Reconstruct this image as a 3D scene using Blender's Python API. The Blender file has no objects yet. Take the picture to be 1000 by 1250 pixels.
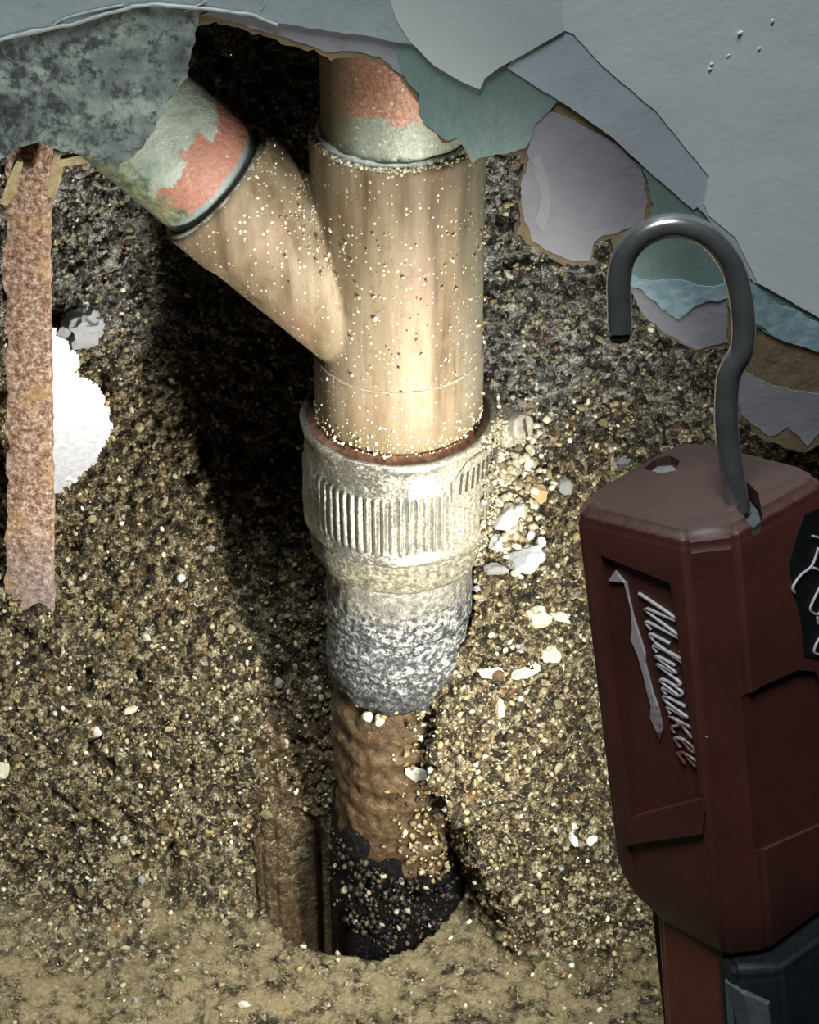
import bpy, bmesh, math, random
import numpy as np
from mathutils import Vector, Matrix, noise as mnoise
from mathutils.bvhtree import BVHTree
from mathutils.geometry import delaunay_2d_cdt

random.seed(7)
rng = np.random.default_rng(11)
MM = 0.001
sc = bpy.context.scene
COL = sc.collection

# ------------------------------------------------------------------ camera
FPX, PITCH = 3000.0, math.radians(37)
cP, sP = math.cos(PITCH), math.sin(PITCH)
CAM = Vector((3.5, -655.0, 669.0))                      # millimetres
RT, FW, UP = Vector((1, 0, 0)), Vector((0, cP, -sP)), Vector((0, sP, cP))
cd = bpy.data.cameras.new('camera')
cam = bpy.data.objects.new('camera', cd); COL.objects.link(cam)
cam.location = CAM * MM
cam.rotation_euler = (math.pi / 2 - PITCH, 0, 0)
cd.sensor_fit = 'VERTICAL'; cd.sensor_height = 24; cd.lens = FPX / 1250 * 24
cd.clip_start = 0.01; cd.clip_end = 50
sc.camera = cam

# ------------------------------------------------------------------ world, added room fill light, exposure
w = bpy.data.worlds.new('world'); sc.world = w; w.use_nodes = True
w.node_tree.nodes['Background'].inputs[0].default_value = (0.80, 0.90, 1.0, 1)
w.node_tree.nodes['Background'].inputs[1].default_value = 0.012
ld = bpy.data.lights.new('room_fill_light', 'AREA'); ld.energy = 30.0; ld.size = 0.5  # unseen soft fill, added overhead to brighten the wall
ld.color = (0.88, 0.95, 1.0)
lo = bpy.data.objects.new('room_fill_light', ld); COL.objects.link(lo)
lo.location = (-0.15, -0.56, 1.9)
lo.rotation_euler = (Vector((0, 0, 0.25)) - Vector(lo.location)).to_track_quat('-Z', 'Y').to_euler()
LED_POWER = 0.80
vs = sc.view_settings
vs.view_transform = 'Standard'; vs.look = 'None'; vs.gamma = 1.0; vs.exposure = 0.0
vs.use_curve_mapping = False

# ------------------------------------------------------------------ helpers: rays, noise
def ray(px, py):
    return FW + RT * ((px - 500) / FPX) + UP * ((625 - py) / FPX)
def on_plane(px, py, p0, n):
    d = ray(px, py); return CAM + d * ((p0 - CAM).dot(n) / d.dot(n))
def at_y(px, py, Y):
    return on_plane(px, py, Vector((0, Y, 0)), Vector((0, 1, 0)))

def _hash(ix, iy, iz):
    h = (ix.astype(np.int64) * 374761393 + iy.astype(np.int64) * 668265263 + iz.astype(np.int64) * 2147483647) & 0x7fffffff
    h = ((h ^ (h >> 13)) * 1274126177) & 0x7fffffff
    h = (h ^ (h >> 16)) & 0xffff
    return h / 32767.5 - 1.0
def vnoise(P, cell, seed=0):
    q = P / cell + seed * 17.31
    i = np.floor(q); f = q - i; i = i.astype(np.int64)
    f = f * f * (3 - 2 * f)
    out = 0
    for a in (0, 1):
        wx = f[:, 0] if a else 1 - f[:, 0]
        for b in (0, 1):
            wy = f[:, 1] if b else 1 - f[:, 1]
            for c in (0, 1):
                wz = f[:, 2] if c else 1 - f[:, 2]
                out = out + _hash(i[:, 0] + a, i[:, 1] + b, i[:, 2] + c) * wx * wy * wz
    return out
def n1(x, y, z, cell, seed=0):
    o = seed * 17.31
    return 1.3 * mnoise.noise(Vector((x / cell + o, y / cell + o, z / cell + o)))

# ------------------------------------------------------------------ helpers: objects
def setp(o, label=None, cat=None, group=None, kind=None):
    if label: o['label'] = label
    if cat: o['category'] = cat
    if group: o['group'] = group
    if kind: o['kind'] = kind
    return o
def link(name, me, parent=None):
    o = bpy.data.objects.new(name, me); COL.objects.link(o)
    if parent is not None: o.parent = parent
    return o
def mobj(name, verts, faces, m, parent=None, smooth=True, sharp=None):
    """verts in millimetres"""
    me = bpy.data.meshes.new(name)
    v = np.asarray(verts, float) * MM
    me.from_pydata(v.tolist(), [], [tuple(int(k) for k in f) for f in faces])
    bm = bmesh.new(); bm.from_mesh(me)
    bmesh.ops.recalc_face_normals(bm, faces=bm.faces)
    bm.to_mesh(me); bm.free()
    if smooth: me.polygons.foreach_set('use_smooth', [True] * len(me.polygons))
    if sharp is not None: me.set_sharp_from_angle(angle=math.radians(sharp))
    me.materials.append(m); me.update()
    return link(name, me, parent)
def thing(name, label, cat, loc=(0, 0, 0), group=None):
    o = bpy.data.objects.new(name, None); COL.objects.link(o)
    o.empty_display_size = 0.02
    o.location = Vector(loc) * MM
    return setp(o, label, cat, group)
def lathe(profile, seg=96, rf=None, a0=0, closed=True, cap=False):
    """profile: list of (r, z); rf(r, z, ang) -> radius"""
    V, Fc = [], []
    for (r, z) in profile:
        for k in range(seg):
            a = 2 * math.pi * k / seg
            rr = rf(r, z, a) if rf else r
            V.append((rr * math.cos(a), rr * math.sin(a), z))
    for i in range(len(profile) - 1):
        for k in range(seg):
            k2 = (k + 1) % seg
            Fc.append((i * seg + k, i * seg + k2, (i + 1) * seg + k2, (i + 1) * seg + k))
    if cap:
        Fc.append(tuple(range(seg - 1, -1, -1)))
        Fc.append(tuple((len(profile) - 1) * seg + k for k in range(seg)))
    return V, Fc
def tube(pts, radii, sides=10, cap=True):
    pts = [Vector(p) for p in pts]
    if not hasattr(radii, '__len__'): radii = [radii] * len(pts)
    V, Fc = [], []
    t0 = (pts[1] - pts[0]).normalized()
    ref = Vector((0, 0, 1)) if abs(t0.z) < 0.9 else Vector((0, 1, 0))
    nrm = t0.cross(ref).normalized()
    for i, p in enumerate(pts):
        t = (pts[min(i + 1, len(pts) - 1)] - pts[max(i - 1, 0)]).normalized()
        nrm = (nrm - t * nrm.dot(t)).normalized(); b = t.cross(nrm)
        for k in range(sides):
            a = 2 * math.pi * k / sides
            V.append(tuple(p + (nrm * math.cos(a) + b * math.sin(a)) * radii[i]))
    for i in range(len(pts) - 1):
        for k in range(sides):
            k2 = (k + 1) % sides
            Fc.append((i * sides + k, i * sides + k2, (i + 1) * sides + k2, (i + 1) * sides + k))
    if cap:
        Fc.append(tuple(range(sides - 1, -1, -1)))
        Fc.append(tuple((len(pts) - 1) * sides + k for k in range(sides)))
    return V, Fc
def smooth_path(P, n=6):
    P = [Vector(p) for p in P]; out = []
    for i in range(len(P) - 1):
        p0 = P[max(i - 1, 0)]; p1 = P[i]; p2 = P[i + 1]; p3 = P[min(i + 2, len(P) - 1)]
        for k in range(n):
            t = k / n
            out.append(0.5 * ((2 * p1) + (p2 - p0) * t + (2 * p0 - 5 * p1 + 4 * p2 - p3) * t * t + (3 * p1 - p0 - 3 * p2 + p3) * t ** 3))
    out.append(P[-1]); return out
def evaluated(o, name=None):
    """bake modifiers into the mesh"""
    dg = bpy.context.evaluated_depsgraph_get(); dg.update()
    me = bpy.data.meshes.new_from_object(o.evaluated_get(dg))
    o.modifiers.clear(); o.data = me
    return o

# ------------------------------------------------------------------ materials
class G:
    def __init__(s, name):
        s.m = bpy.data.materials.new(name); s.m.use_nodes = True
        s.nt = s.m.node_tree; s.nt.nodes.clear()
        s.out = s.nt.nodes.new('ShaderNodeOutputMaterial')
        tc = s.nt.nodes.new('ShaderNodeTexCoord')
        vm = s.nt.nodes.new('ShaderNodeVectorMath'); vm.operation = 'SCALE'; vm.inputs[3].default_value = 1000
        s.nt.links.new(tc.outputs['Object'], vm.inputs[0]); s.P = vm.outputs[0]
        sp = s.nt.nodes.new('ShaderNodeSeparateXYZ'); s.nt.links.new(s.P, sp.inputs[0])
        s.x, s.y, s.z = sp.outputs
    def put(s, sock, v):
        if v is None: return
        if isinstance(v, bpy.types.NodeSocket): s.nt.links.new(v, sock)
        elif hasattr(v, '__len__') and len(v) == 3 and sock.type == 'RGBA': sock.default_value = (*v, 1)
        else: sock.default_value = v
    def noise(s, scale, detail=4, rough=0.6, vec=None, dist=0.0):
        n = s.nt.nodes.new('ShaderNodeTexNoise'); n.inputs['Scale'].default_value = scale
        n.inputs['Detail'].default_value = detail; n.inputs['Roughness'].default_value = rough
        n.inputs['Distortion'].default_value = dist
        s.put(n.inputs['Vector'], vec or s.P); return n.outputs[0]
    def vor(s, scale, feature='F1', vec=None, rnd=1.0):
        n = s.nt.nodes.new('ShaderNodeTexVoronoi'); n.feature = feature
        n.inputs['Scale'].default_value = scale; n.inputs['Randomness'].default_value = rnd
        s.put(n.inputs['Vector'], vec or s.P)
        return n.outputs['Distance'], n.outputs.get('Color')
    def scalev(s, v):
        n = s.nt.nodes.new('ShaderNodeVectorMath'); n.operation = 'MULTIPLY'
        s.put(n.inputs[0], s.P); n.inputs[1].default_value = v; return n.outputs[0]
    def math(s, op, a, b=0.0, c=None, clamp=False):
        n = s.nt.nodes.new('ShaderNodeMath'); n.operation = op; n.use_clamp = clamp
        s.put(n.inputs[0], a); s.put(n.inputs[1], b)
        if c is not None: s.put(n.inputs[2], c)
        return n.outputs[0]
    def step(s, v, a, b):
        n = s.nt.nodes.new('ShaderNodeMapRange'); n.interpolation_type = 'SMOOTHSTEP'
        s.put(n.inputs[0], v); n.inputs[1].default_value = a; n.inputs[2].default_value = b
        return n.outputs[0]
    def ramp(s, f, stops):
        n = s.nt.nodes.new('ShaderNodeValToRGB'); s.put(n.inputs[0], f)
        e = n.color_ramp.elements
        while len(e) < len(stops): e.new(0.5)
        for k, (p, c) in enumerate(stops):
            e[k].position = p; e[k].color = (*c, 1)
        return n.outputs[0]
    def mix(s, f, a, b, mode='MIX'):
        n = s.nt.nodes.new('ShaderNodeMix'); n.data_type = 'RGBA'; n.blend_type = mode
        s.put(n.inputs[0], f); s.put(n.inputs[6], a); s.put(n.inputs[7], b); return n.outputs[2]
    def sepc(s, c):
        n = s.nt.nodes.new('ShaderNodeSeparateColor'); s.put(n.inputs[0], c); return n.outputs
    def attr(s, name):
        n = s.nt.nodes.new('ShaderNodeAttribute'); n.attribute_name = name; return n
    def bump(s, h, strength=0.5, dist=1.0, normal=None):
        n = s.nt.nodes.new('ShaderNodeBump'); n.inputs['Strength'].default_value = strength
        n.inputs['Distance'].default_value = dist * MM; s.put(n.inputs['Height'], h)
        if normal: s.put(n.inputs['Normal'], normal)
        return n.outputs[0]
    def done(s, color, rough=0.7, metal=0.0, normal=None, spec=0.5, emit=None, estr=0.0, coat=0.0):
        b = s.nt.nodes.new('ShaderNodeBsdfPrincipled')
        s.put(b.inputs['Base Color'], color); s.put(b.inputs['Roughness'], rough); s.put(b.inputs['Metallic'], metal)
        s.put(b.inputs['Specular IOR Level'], spec); s.put(b.inputs['Coat Weight'], coat)
        if normal: s.put(b.inputs['Normal'], normal)
        if emit: s.put(b.inputs['Emission Color'], emit); b.inputs['Emission Strength'].default_value = estr
        s.nt.links.new(b.outputs[0], s.out.inputs[0]); return s.m

def m_dirt():
    g = G('dirt')
    wob = g.noise(0.5, 3, 0.6)
    d, c = g.vor(0.42); d2, c2 = g.vor(0.9)
    r1 = g.sepc(c)[0]; r2 = g.sepc(c2)[1]
    fine = g.noise(0.62, 4, 0.72, dist=1.6); big = g.noise(0.035, 4, 0.6); mid = g.noise(0.11, 5, 0.65)
    v = g.math('ADD', g.math('MULTIPLY', r1, 0.30), g.math('MULTIPLY', r2, 0.16))
    v = g.math('ADD', v, g.math('MULTIPLY', fine, 1.15))
    v = g.math('SUBTRACT', v, 0.32)
    gold = g.ramp(v, [(0.28, (.006, .005, .004)), (0.44, (.042, .031, .014)), (0.57, (.170, .136, .070)), (0.70, (.37, .32, .195)), (0.86, (.78, .74, .60))])
    grey = g.ramp(v, [(0.28, (.010, .010, .009)), (0.43, (.062, .060, .050)), (0.56, (.21, .205, .175)), (0.69, (.46, .455, .40)), (0.85, (.85, .85, .78))])
    clay = g.ramp(g.math('ADD', g.math('MULTIPLY', fine, 0.55), g.math('MULTIPLY', mid, 0.5)), [(0.3, (.07, .052, .024)), (0.50, (.24, .19, .10)), (0.68, (.38, .315, .18)), (0.86, (.56, .49, .32))])
    gz = g.math('MULTIPLY', g.step(g.math('ADD', g.z, g.math('MULTIPLY', big, 60)), 195, 235), 1.0)
    col = g.mix(gz, gold, grey)
    cl = g.math('MULTIPLY', g.attr('clay').outputs['Fac'], g.step(mid, 0.36, 0.56))
    col = g.mix(cl, col, clay)
    org = g.math('MULTIPLY', g.step(mid, 0.58, 0.72), 0.45)
    col = g.mix(org, col, (.30, .145, .045))
    drk = g.math('MULTIPLY', g.step(g.noise(0.09, 5, 0.7), 0.56, 0.70), 0.6)
    col = g.mix(drk, col, (.035, .028, .018))
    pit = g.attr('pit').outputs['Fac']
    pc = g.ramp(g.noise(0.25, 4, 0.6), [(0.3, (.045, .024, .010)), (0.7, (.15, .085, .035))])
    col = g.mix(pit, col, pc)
    h = g.math('ADD', g.math('MULTIPLY', d, -0.7), g.math('MULTIPLY', fine, 1.3))
    n = g.bump(h, g_str(g, cl), 1.0)
    return g.done(col, 0.85, 0, n, spec=0.3)
def g_str(g, cl): return 1.0
def m_grit(name='grit_colours'):
    g = G(name)
    c = g.attr('tint').outputs['Color']
    return g.done(g.mix(0.35, c, g.mix(g.noise(2.0, 3), (.05, .04, .02), (.8, .75, .6)), 'OVERLAY'), 0.6, 0, None, 0.5)
def m_stone(name, a, b, rough=0.75, sc_=0.5):
    g = G(name); n = g.noise(sc_, 6, 0.7); f = g.noise(1.8, 3)
    return g.done(g.ramp(n, [(0.3, a), (0.7, b)]), rough, 0, g.bump(f, 0.6, 0.6))
def m_paint(name, a, b, dirt=(.06, .05, .035), amt=0.25, sc_=0.05, rough=0.42, bump=0.25, lumps=None, spec=0.4):
    g = G(name)
    n = g.noise(sc_, 5, 0.55); fine = g.noise(0.5, 4, 0.6)
    col = g.ramp(n, [(0.3, a), (0.7, b)])
    sp = g.math('MULTIPLY', g.step(g.noise(0.16, 6, 0.75), 0.56, 0.74), amt)
    col = g.mix(sp, col, dirt)
    h = g.math('ADD', g.math('MULTIPLY', fine, 0.4), g.math('MULTIPLY', g.noise(0.07, 3), 1.5))
    return g.done(col, rough, 0, g.bump(h, bump, 1.0), spec)
def m_dirty_sheet():
    g = G('dirty_old_paint')
    n = g.noise(0.06, 6, 0.65); f = g.noise(0.20, 7, 0.78); st = g.noise(0.25, 5, 0.7, g.scalev((1, 1, .15)))
    col = g.ramp(n, [(0.32, (.06, .072, .07)), (0.5, (.20, .245, .22)), (0.66, (.42, .49, .43))])
    col = g.mix(g.math('MULTIPLY', g.step(g.math('ADD', f, g.math('MULTIPLY', g.x, -0.0016)), 0.60, 0.74), 0.88), col, (.025, .03, .035))
    col = g.mix(g.math('MULTIPLY', g.step(st, 0.58, 0.75), 0.5), col, (.35, .40, .40))
    return g.done(col, 0.5, 0, g.bump(g.math('ADD', f, n), 0.5, 1.2), 0.4)
def m_fitting():
    g = G('dusty_brass_coloured_copper')
    st = g.noise(0.14, 5, 0.6, g.scalev((1, 1, .09))); n = g.noise(0.045, 4, 0.6); f = g.noise(1.0, 5, 0.7)
    col = g.ramp(st, [(0.30, (.13, .085, .045)), (0.46, (.26, .19, .11)), (0.62, (.35, .275, .175)), (0.75, (.24, .17, .095))])
    col = g.mix(g.math('MULTIPLY', g.step(n, 0.5, 0.72), 0.5), col, (.32, .195, .125))
    grn = g.math('MULTIPLY', g.step(g.math('ADD', g.x, g.math('MULTIPLY', n, 16)), 22, 34), 0.6)
    col = g.mix(grn, col, (.28, .285, .22))
    # brownish soot close to the lower end
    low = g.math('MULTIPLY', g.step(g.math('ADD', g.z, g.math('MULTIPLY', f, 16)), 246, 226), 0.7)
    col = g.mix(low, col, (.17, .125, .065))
    left_dark = g.math('MULTIPLY', g.step(g.math('ADD', g.x, g.math('MULTIPLY', f, 14)), -8, -17), g.step(g.z, 318, 300))  # darker olive tone towards the left of the upper barrel
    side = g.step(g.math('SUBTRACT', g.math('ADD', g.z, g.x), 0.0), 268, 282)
    col = g.mix(g.math('MULTIPLY', g.math('MULTIPLY', left_dark, side), 0.6), col, (.12, .10, .035))
    grime = g.math('MULTIPLY', g.step(g.noise(0.22, 6, 0.75), 0.52, 0.68), 0.5)
    col = g.mix(grime, col, (.15, .115, .065))
    d, c = g.vor(0.75); r = g.sepc(c)[0]
    spk = g.math('MULTIPLY', g.math('LESS_THAN', d, g.math('MULTIPLY', g.math('SUBTRACT', r, 0.55), 0.8)), 0.9)
    col = g.mix(spk, col, (.80, .74, .54))
    d2, c2 = g.vor(0.85); r2 = g.sepc(c2)[1]
    dk = g.math('MULTIPLY', g.math('LESS_THAN', d2, g.math('MULTIPLY', g.math('SUBTRACT', r2, 0.78), 0.8)), 0.6)
    col = g.mix(dk, col, (.14, .09, .04))
    h = g.math('ADD', g.math('MULTIPLY', f, 0.5), g.math('MULTIPLY', spk, 0.5))
    return g.done(col, 0.55, 0.1, g.bump(h, 0.6, 0.6), 0.4)
def m_copper_pipe():
    """vertical riser: pink scoured copper above a pale tinned band"""
    g = G('scoured_copper')
    n = g.noise(0.12, 5, 0.65); f = g.noise(0.9, 5, 0.7)
    col = g.ramp(f, [(0.3, (.40, .17, .09)), (0.5, (.66, .34, .22)), (0.72, (.84, .56, .42))])
    edge = g.math('ADD', g.z, g.math('MULTIPLY', n, 22))
    col = g.mix(g.step(edge, 345, 341), col, g.ramp(f, [(0.3, (.34, .37, .27)), (0.7, (.62, .66, .53))]))
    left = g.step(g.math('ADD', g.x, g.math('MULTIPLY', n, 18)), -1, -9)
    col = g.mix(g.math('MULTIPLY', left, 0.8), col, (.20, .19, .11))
    d, c = g.vor(0.6); r = g.sepc(c)[0]
    spk = g.math('LESS_THAN', d, g.math('MULTIPLY', g.math('SUBTRACT', r, 0.55), 0.7))
    col = g.mix(g.math('MULTIPLY', spk, 0.85), col, (.92, .85, .62))
    return g.done(col, 0.4, 0.25, g.bump(f, 0.5, 0.5), 0.5)
def m_branch():
    g = G('painted_copper_branch')
    n = g.noise(0.10, 5, 0.6); f = g.noise(0.7, 5, 0.7); m = g.noise(0.3, 5, 0.7)
    sal = g.ramp(f, [(0.3, (.46, .20, .13)), (0.7, (.66, .34, .25))])
    mint = g.ramp(n, [(0.35, (.36, .45, .37)), (0.65, (.60, .68, .56))])
    crust = g.ramp(m, [(0.3, (.05, .08, .06)), (0.48, (.20, .27, .18)), (0.62, (.45, .46, .20)), (0.75, (.66, .68, .50))])
    a = g.step(g.math('ADD', g.z, g.math('MULTIPLY', n, 26)), 29.5, 28.0)      # near the socket
    col = g.mix(a, mint, sal)
    b = g.step(g.math('ADD', g.x, g.math('MULTIPLY', n, 22)), 6.0, 2.0)
    col = g.mix(b, col, crust)
    rim = g.step(g.math('ADD', g.z, g.math('MULTIPLY', m, 5)), 6.4, 5.2)
    col = g.mix(rim, col, (.32, .38, .36))
    d, c = g.vor(0.4); r = g.sepc(c)[0]
    spk = g.math('LESS_THAN', d, g.math('MULTIPLY', g.math('SUBTRACT', r, 0.75), 0.6))
    col = g.mix(spk, col, (.85, .80, .70))
    return g.done(col, 0.45, 0.0, g.bump(g.math('ADD', m, n), 0.5, 1.0), 0.5)
def m_steel():
    g = G('dusty_stainless')
    n = g.noise(0.10, 5, 0.65); f = g.noise(1.0, 5, 0.7)
    col = g.ramp(f, [(0.3, (.20, .19, .15)), (0.7, (.46, .445, .38))])
    dust = g.step(g.math('ADD', g.math('MULTIPLY', n, 0.7), g.math('MULTIPLY', f, 0.45)), 0.55, 0.70)
    xr = g.math('MULTIPLY', g.step(g.math('ADD', g.x, g.math('MULTIPLY', n, 20)), 16, 34), 0.85)
    dust = g.math('MAXIMUM', dust, xr)
    col = g.mix(dust, col, g.ramp(f, [(0.34, (.10, .085, .05)), (0.5, (.26, .235, .165)), (0.66, (.52, .49, .385))]))
    met = g.math('SUBTRACT', 0.75, g.math('MULTIPLY', dust, 0.7))
    return g.done(col, g.math('ADD', 0.28, g.math('MULTIPLY', dust, 0.4)), met, g.bump(f, 0.35, 0.5), 0.5)
def m_rubber():
    g = G('dusty_rubber_sleeve')
    f = g.noise(0.6, 5, 0.7)
    return g.done(g.ramp(f, [(0.35, (.05, .045, .03)), (0.52, (.17, .155, .105)), (0.7, (.42, .39, .30))]), 0.75, 0, g.bump(f, 0.6, 0.8))
def m_iron():
    g = G('grey_oxidised_pipe')
    f = g.noise(0.5, 6, 0.75); m = g.noise(0.12, 5, 0.65, g.scalev((.5, .5, 1.6))); s_ = g.noise(1.4, 3)
    col = g.ramp(f, [(0.36, (.010, .011, .012)), (0.46, (.06, .062, .062)), (0.53, (.25, .255, .24)), (0.62, (.62, .63, .57))])
    col = g.mix(g.math('MULTIPLY', g.step(m, 0.5, 0.64), 0.75), col, (.03, .033, .04))
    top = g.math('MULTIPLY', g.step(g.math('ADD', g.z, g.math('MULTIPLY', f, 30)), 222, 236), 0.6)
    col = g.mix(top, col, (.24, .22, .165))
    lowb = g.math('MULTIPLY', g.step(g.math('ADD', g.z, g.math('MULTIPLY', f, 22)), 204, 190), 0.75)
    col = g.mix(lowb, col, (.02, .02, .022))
    return g.done(col, 0.5, 0.1, g.bump(g.math('ADD', f, s_), 0.7, 1.0), 0.4)
def m_rust(name='rust', a=(.022, .015, .009), b=(.095, .055, .022), c=(.24, .16, .075), rough=0.55):
    g = G(name)
    f = g.noise(0.35, 6, 0.75); m = g.noise(0.09, 4, 0.6, g.scalev((.5, .5, 1.8)))
    col = g.ramp(g.math('ADD', g.math('MULTIPLY', f, 0.6), g.math('MULTIPLY', m, 0.4)), [(0.36, a), (0.5, b), (0.64, c)])
    return g.done(col, rough, 0.05, g.bump(f, 0.9, 1.2), 0.5)
def m_tar():
    g = G('wet_black_tar')
    f = g.noise(0.5, 5, 0.7)
    col = g.ramp(f, [(0.4, (.004, .004, .004)), (0.6, (.010, .009, .008)), (0.70, (.14, .12, .09))])
    return g.done(col, 0.35, 0, g.bump(f, 1.0, 2.0), 0.15)
def m_rusty_bar():
    g = G('flaking_rusted_steel')
    f = g.noise(0.5, 6, 0.8); m = g.noise(0.07, 5, 0.65); st = g.noise(0.3, 5, .7, g.scalev((1, 1, .2)))
    col = g.ramp(f, [(0.34, (.035, .018, .012)), (0.44, (.27, .14, .09)), (0.53, (.50, .33, .235)), (0.64, (.88, .76, .62))])
    col = g.mix(g.math('MULTIPLY', g.step(m, 0.52, 0.66), 0.6), col, (.60, .36, .14))
    low = g.math('MULTIPLY', g.step(g.math('ADD', g.z, g.math('MULTIPLY', m, 50)), 165, 120), 0.7)
    col = g.mix(low, col, g.ramp(f, [(0.35, (.16, .12, .11)), (0.65, (.48, .42, .40))]))
    col = g.mix(g.math('MULTIPLY', g.step(st, 0.62, 0.74), 0.7), col, (.07, .04, .03))
    return g.done(col, 0.7, 0, g.bump(f, 0.9, 1.2), 0.3)
def m_red():
    g = G('dull_red_plastic')
    n = g.noise(0.06, 4, 0.6); f = g.noise(0.5, 6, 0.75); sc1 = g.noise(0.4, 5, 0.8, g.scalev((.4, .4, 2.2)))
    col = g.ramp(n, [(0.3, (.060, .017, .013)), (0.7, (.088, .024, .018))])
    col = g.mix(g.math('MULTIPLY', g.step(f, 0.60, 0.8), 0.35), col, (.13, .095, .085))
    # dust settled on the top cap
    top = g.math('MULTIPLY', g.step(g.math('ADD', g.z, g.math('MULTIPLY', f, 9)), 2.0, 5.0), 0.5)
    col = g.mix(top, col, (.10, .075, .064))
    return g.done(col, g.math('ADD', 0.36, g.math('MULTIPLY', f, 0.25)), 0, g.bump(f, 0.15, 0.6), 0.5)
def m_plain(name, col, rough=0.5, metal=0.0, var=0.15, sc_=0.4, bump=0.15, spec=0.5):
    g = G(name); n = g.noise(sc_, 4, 0.6)
    a = tuple(c * (1 - var) for c in col); b = tuple(min(1, c * (1 + var)) for c in col)
    return g.done(g.ramp(n, [(0.3, a), (0.7, b)]), rough, metal, g.bump(n, bump, 0.5), spec)
def m_letter():
    g = G('worn_silver_lettering')
    f = g.noise(0.55, 4, 0.7)
    wear = g.step(g.math('SUBTRACT', g.math('MULTIPLY', f, 60), g.z), 76, 98)   # worn away more towards the lower end
    col = g.mix(wear, (.42, .39, .39), (.13, .04, .035))
    return g.done(col, 0.35, 0, g.bump(f, 0.2, 0.4), 0.6)

DIRT, GRIT = m_dirt(), m_grit()
FIT, COPPER, BRANCH, STEEL, RUBBER, IRON = m_fitting(), m_copper_pipe(), m_branch(), m_steel(), m_rubber(), m_iron()
RUST, TAR, BARM, RED = m_rust(), m_tar(), m_rusty_bar(), m_red()
BLACKP = m_plain('black_rubber', (.008, .010, .011), 0.55, 0, .3, spec=0.25)
GREYP = m_plain('grey_overmould', (.085, .10, .10), 0.5, 0, .25)
CHROME = m_plain('dark_polished_steel', (.36, .365, .355), 0.22, 0.82, .2, 0.15, .05)
LETTER = m_letter()
PALE = m_plain('pale_thread', (.42, .40, .40), 0.6)
SILV = m_plain('silver_tab', (.32, .31, .31), 0.4, 0.2)
P_TOP = m_paint('grey_top_paint', (.62, .675, .665), (.66, .715, .705), amt=0.05, bump=0.18, rough=0.5)
P_FLAP = m_paint('pale_grey_paint', (.54, .59, .575), (.57, .62, .605), amt=0.03, bump=0.12, rough=0.5)
P_STRIP = m_paint('blue_grey_undercoat', (.39, .45, .49), (.45, .51, .55), amt=0.25, dirt=(.16, .17, .2), bump=0.2)
P_TEAL = m_paint('teal_undercoat', (.115, .19, .175), (.155, .24, .22), amt=0.2, bump=0.3)
P_BLUE = m_paint('pale_blue_scraped_coat', (.16, .28, .31), (.34, .47, .52), amt=0.15, sc_=0.25, bump=0.5)
P_LAV = m_paint('lavender_grey_plaster', (.20, .203, .225), (.265, .265, .29), amt=0.45, dirt=(.13, .10, .085), bump=0.35, rough=0.6)
P_BROWN = m_paint('brown_sand_plaster', (.12, .085, .05), (.22, .165, .09), amt=0.5, sc_=0.2, bump=0.8, rough=0.85)
P_LEFT = m_paint('blue_grey_skin', (.28, .34, .35), (.36, .42, .43), amt=0.35, dirt=(.10, .115, .12), bump=0.4)
P_RIM = m_paint('pale_curled_edge', (.33, .36, .34), (.46, .50, .46), amt=0.3)
P_DIRTY = m_dirty_sheet()
P_SMEAR = m_paint('pale_plaster_smear', (.25, .255, .265), (.31, .315, .32), amt=0.5, dirt=(.2, .2, .215), bump=0.3, rough=0.6)
WOOD = m_stone('splintered_wood', (.30, .22, .10), (.60, .50, .28), 0.7, 0.3)
STONES = [m_stone('tan_stone', (.30, .24, .13), (.52, .45, .28)), m_stone('pale_stone', (.50, .47, .37), (.80, .77, .65)),
          m_stone('olive_stone', (.14, .12, .06), (.30, .26, .14)), m_stone('brown_stone', (.07, .045, .022), (.19, .125, .06)),
          m_stone('grey_stone', (.22, .22, .21), (.46, .46, .44))]
CHALK = m_stone('white_plaster', (.62, .61, .58), (.86, .85, .82))
CREAM = m_stone('cream_plaster', (.52, .48, .32), (.80, .76, .55))
GREYPL = m_stone('grey_plaster', (.36, .37, .38), (.62, .63, .64), 0.7, 0.3)
ORANGE = m_stone('orange_flake', (.50, .26, .07), (.80, .62, .36), 0.5, 0.35)
WHITE = m_plain('white_limewash', (.85, .85, .84), 0.8)

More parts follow.
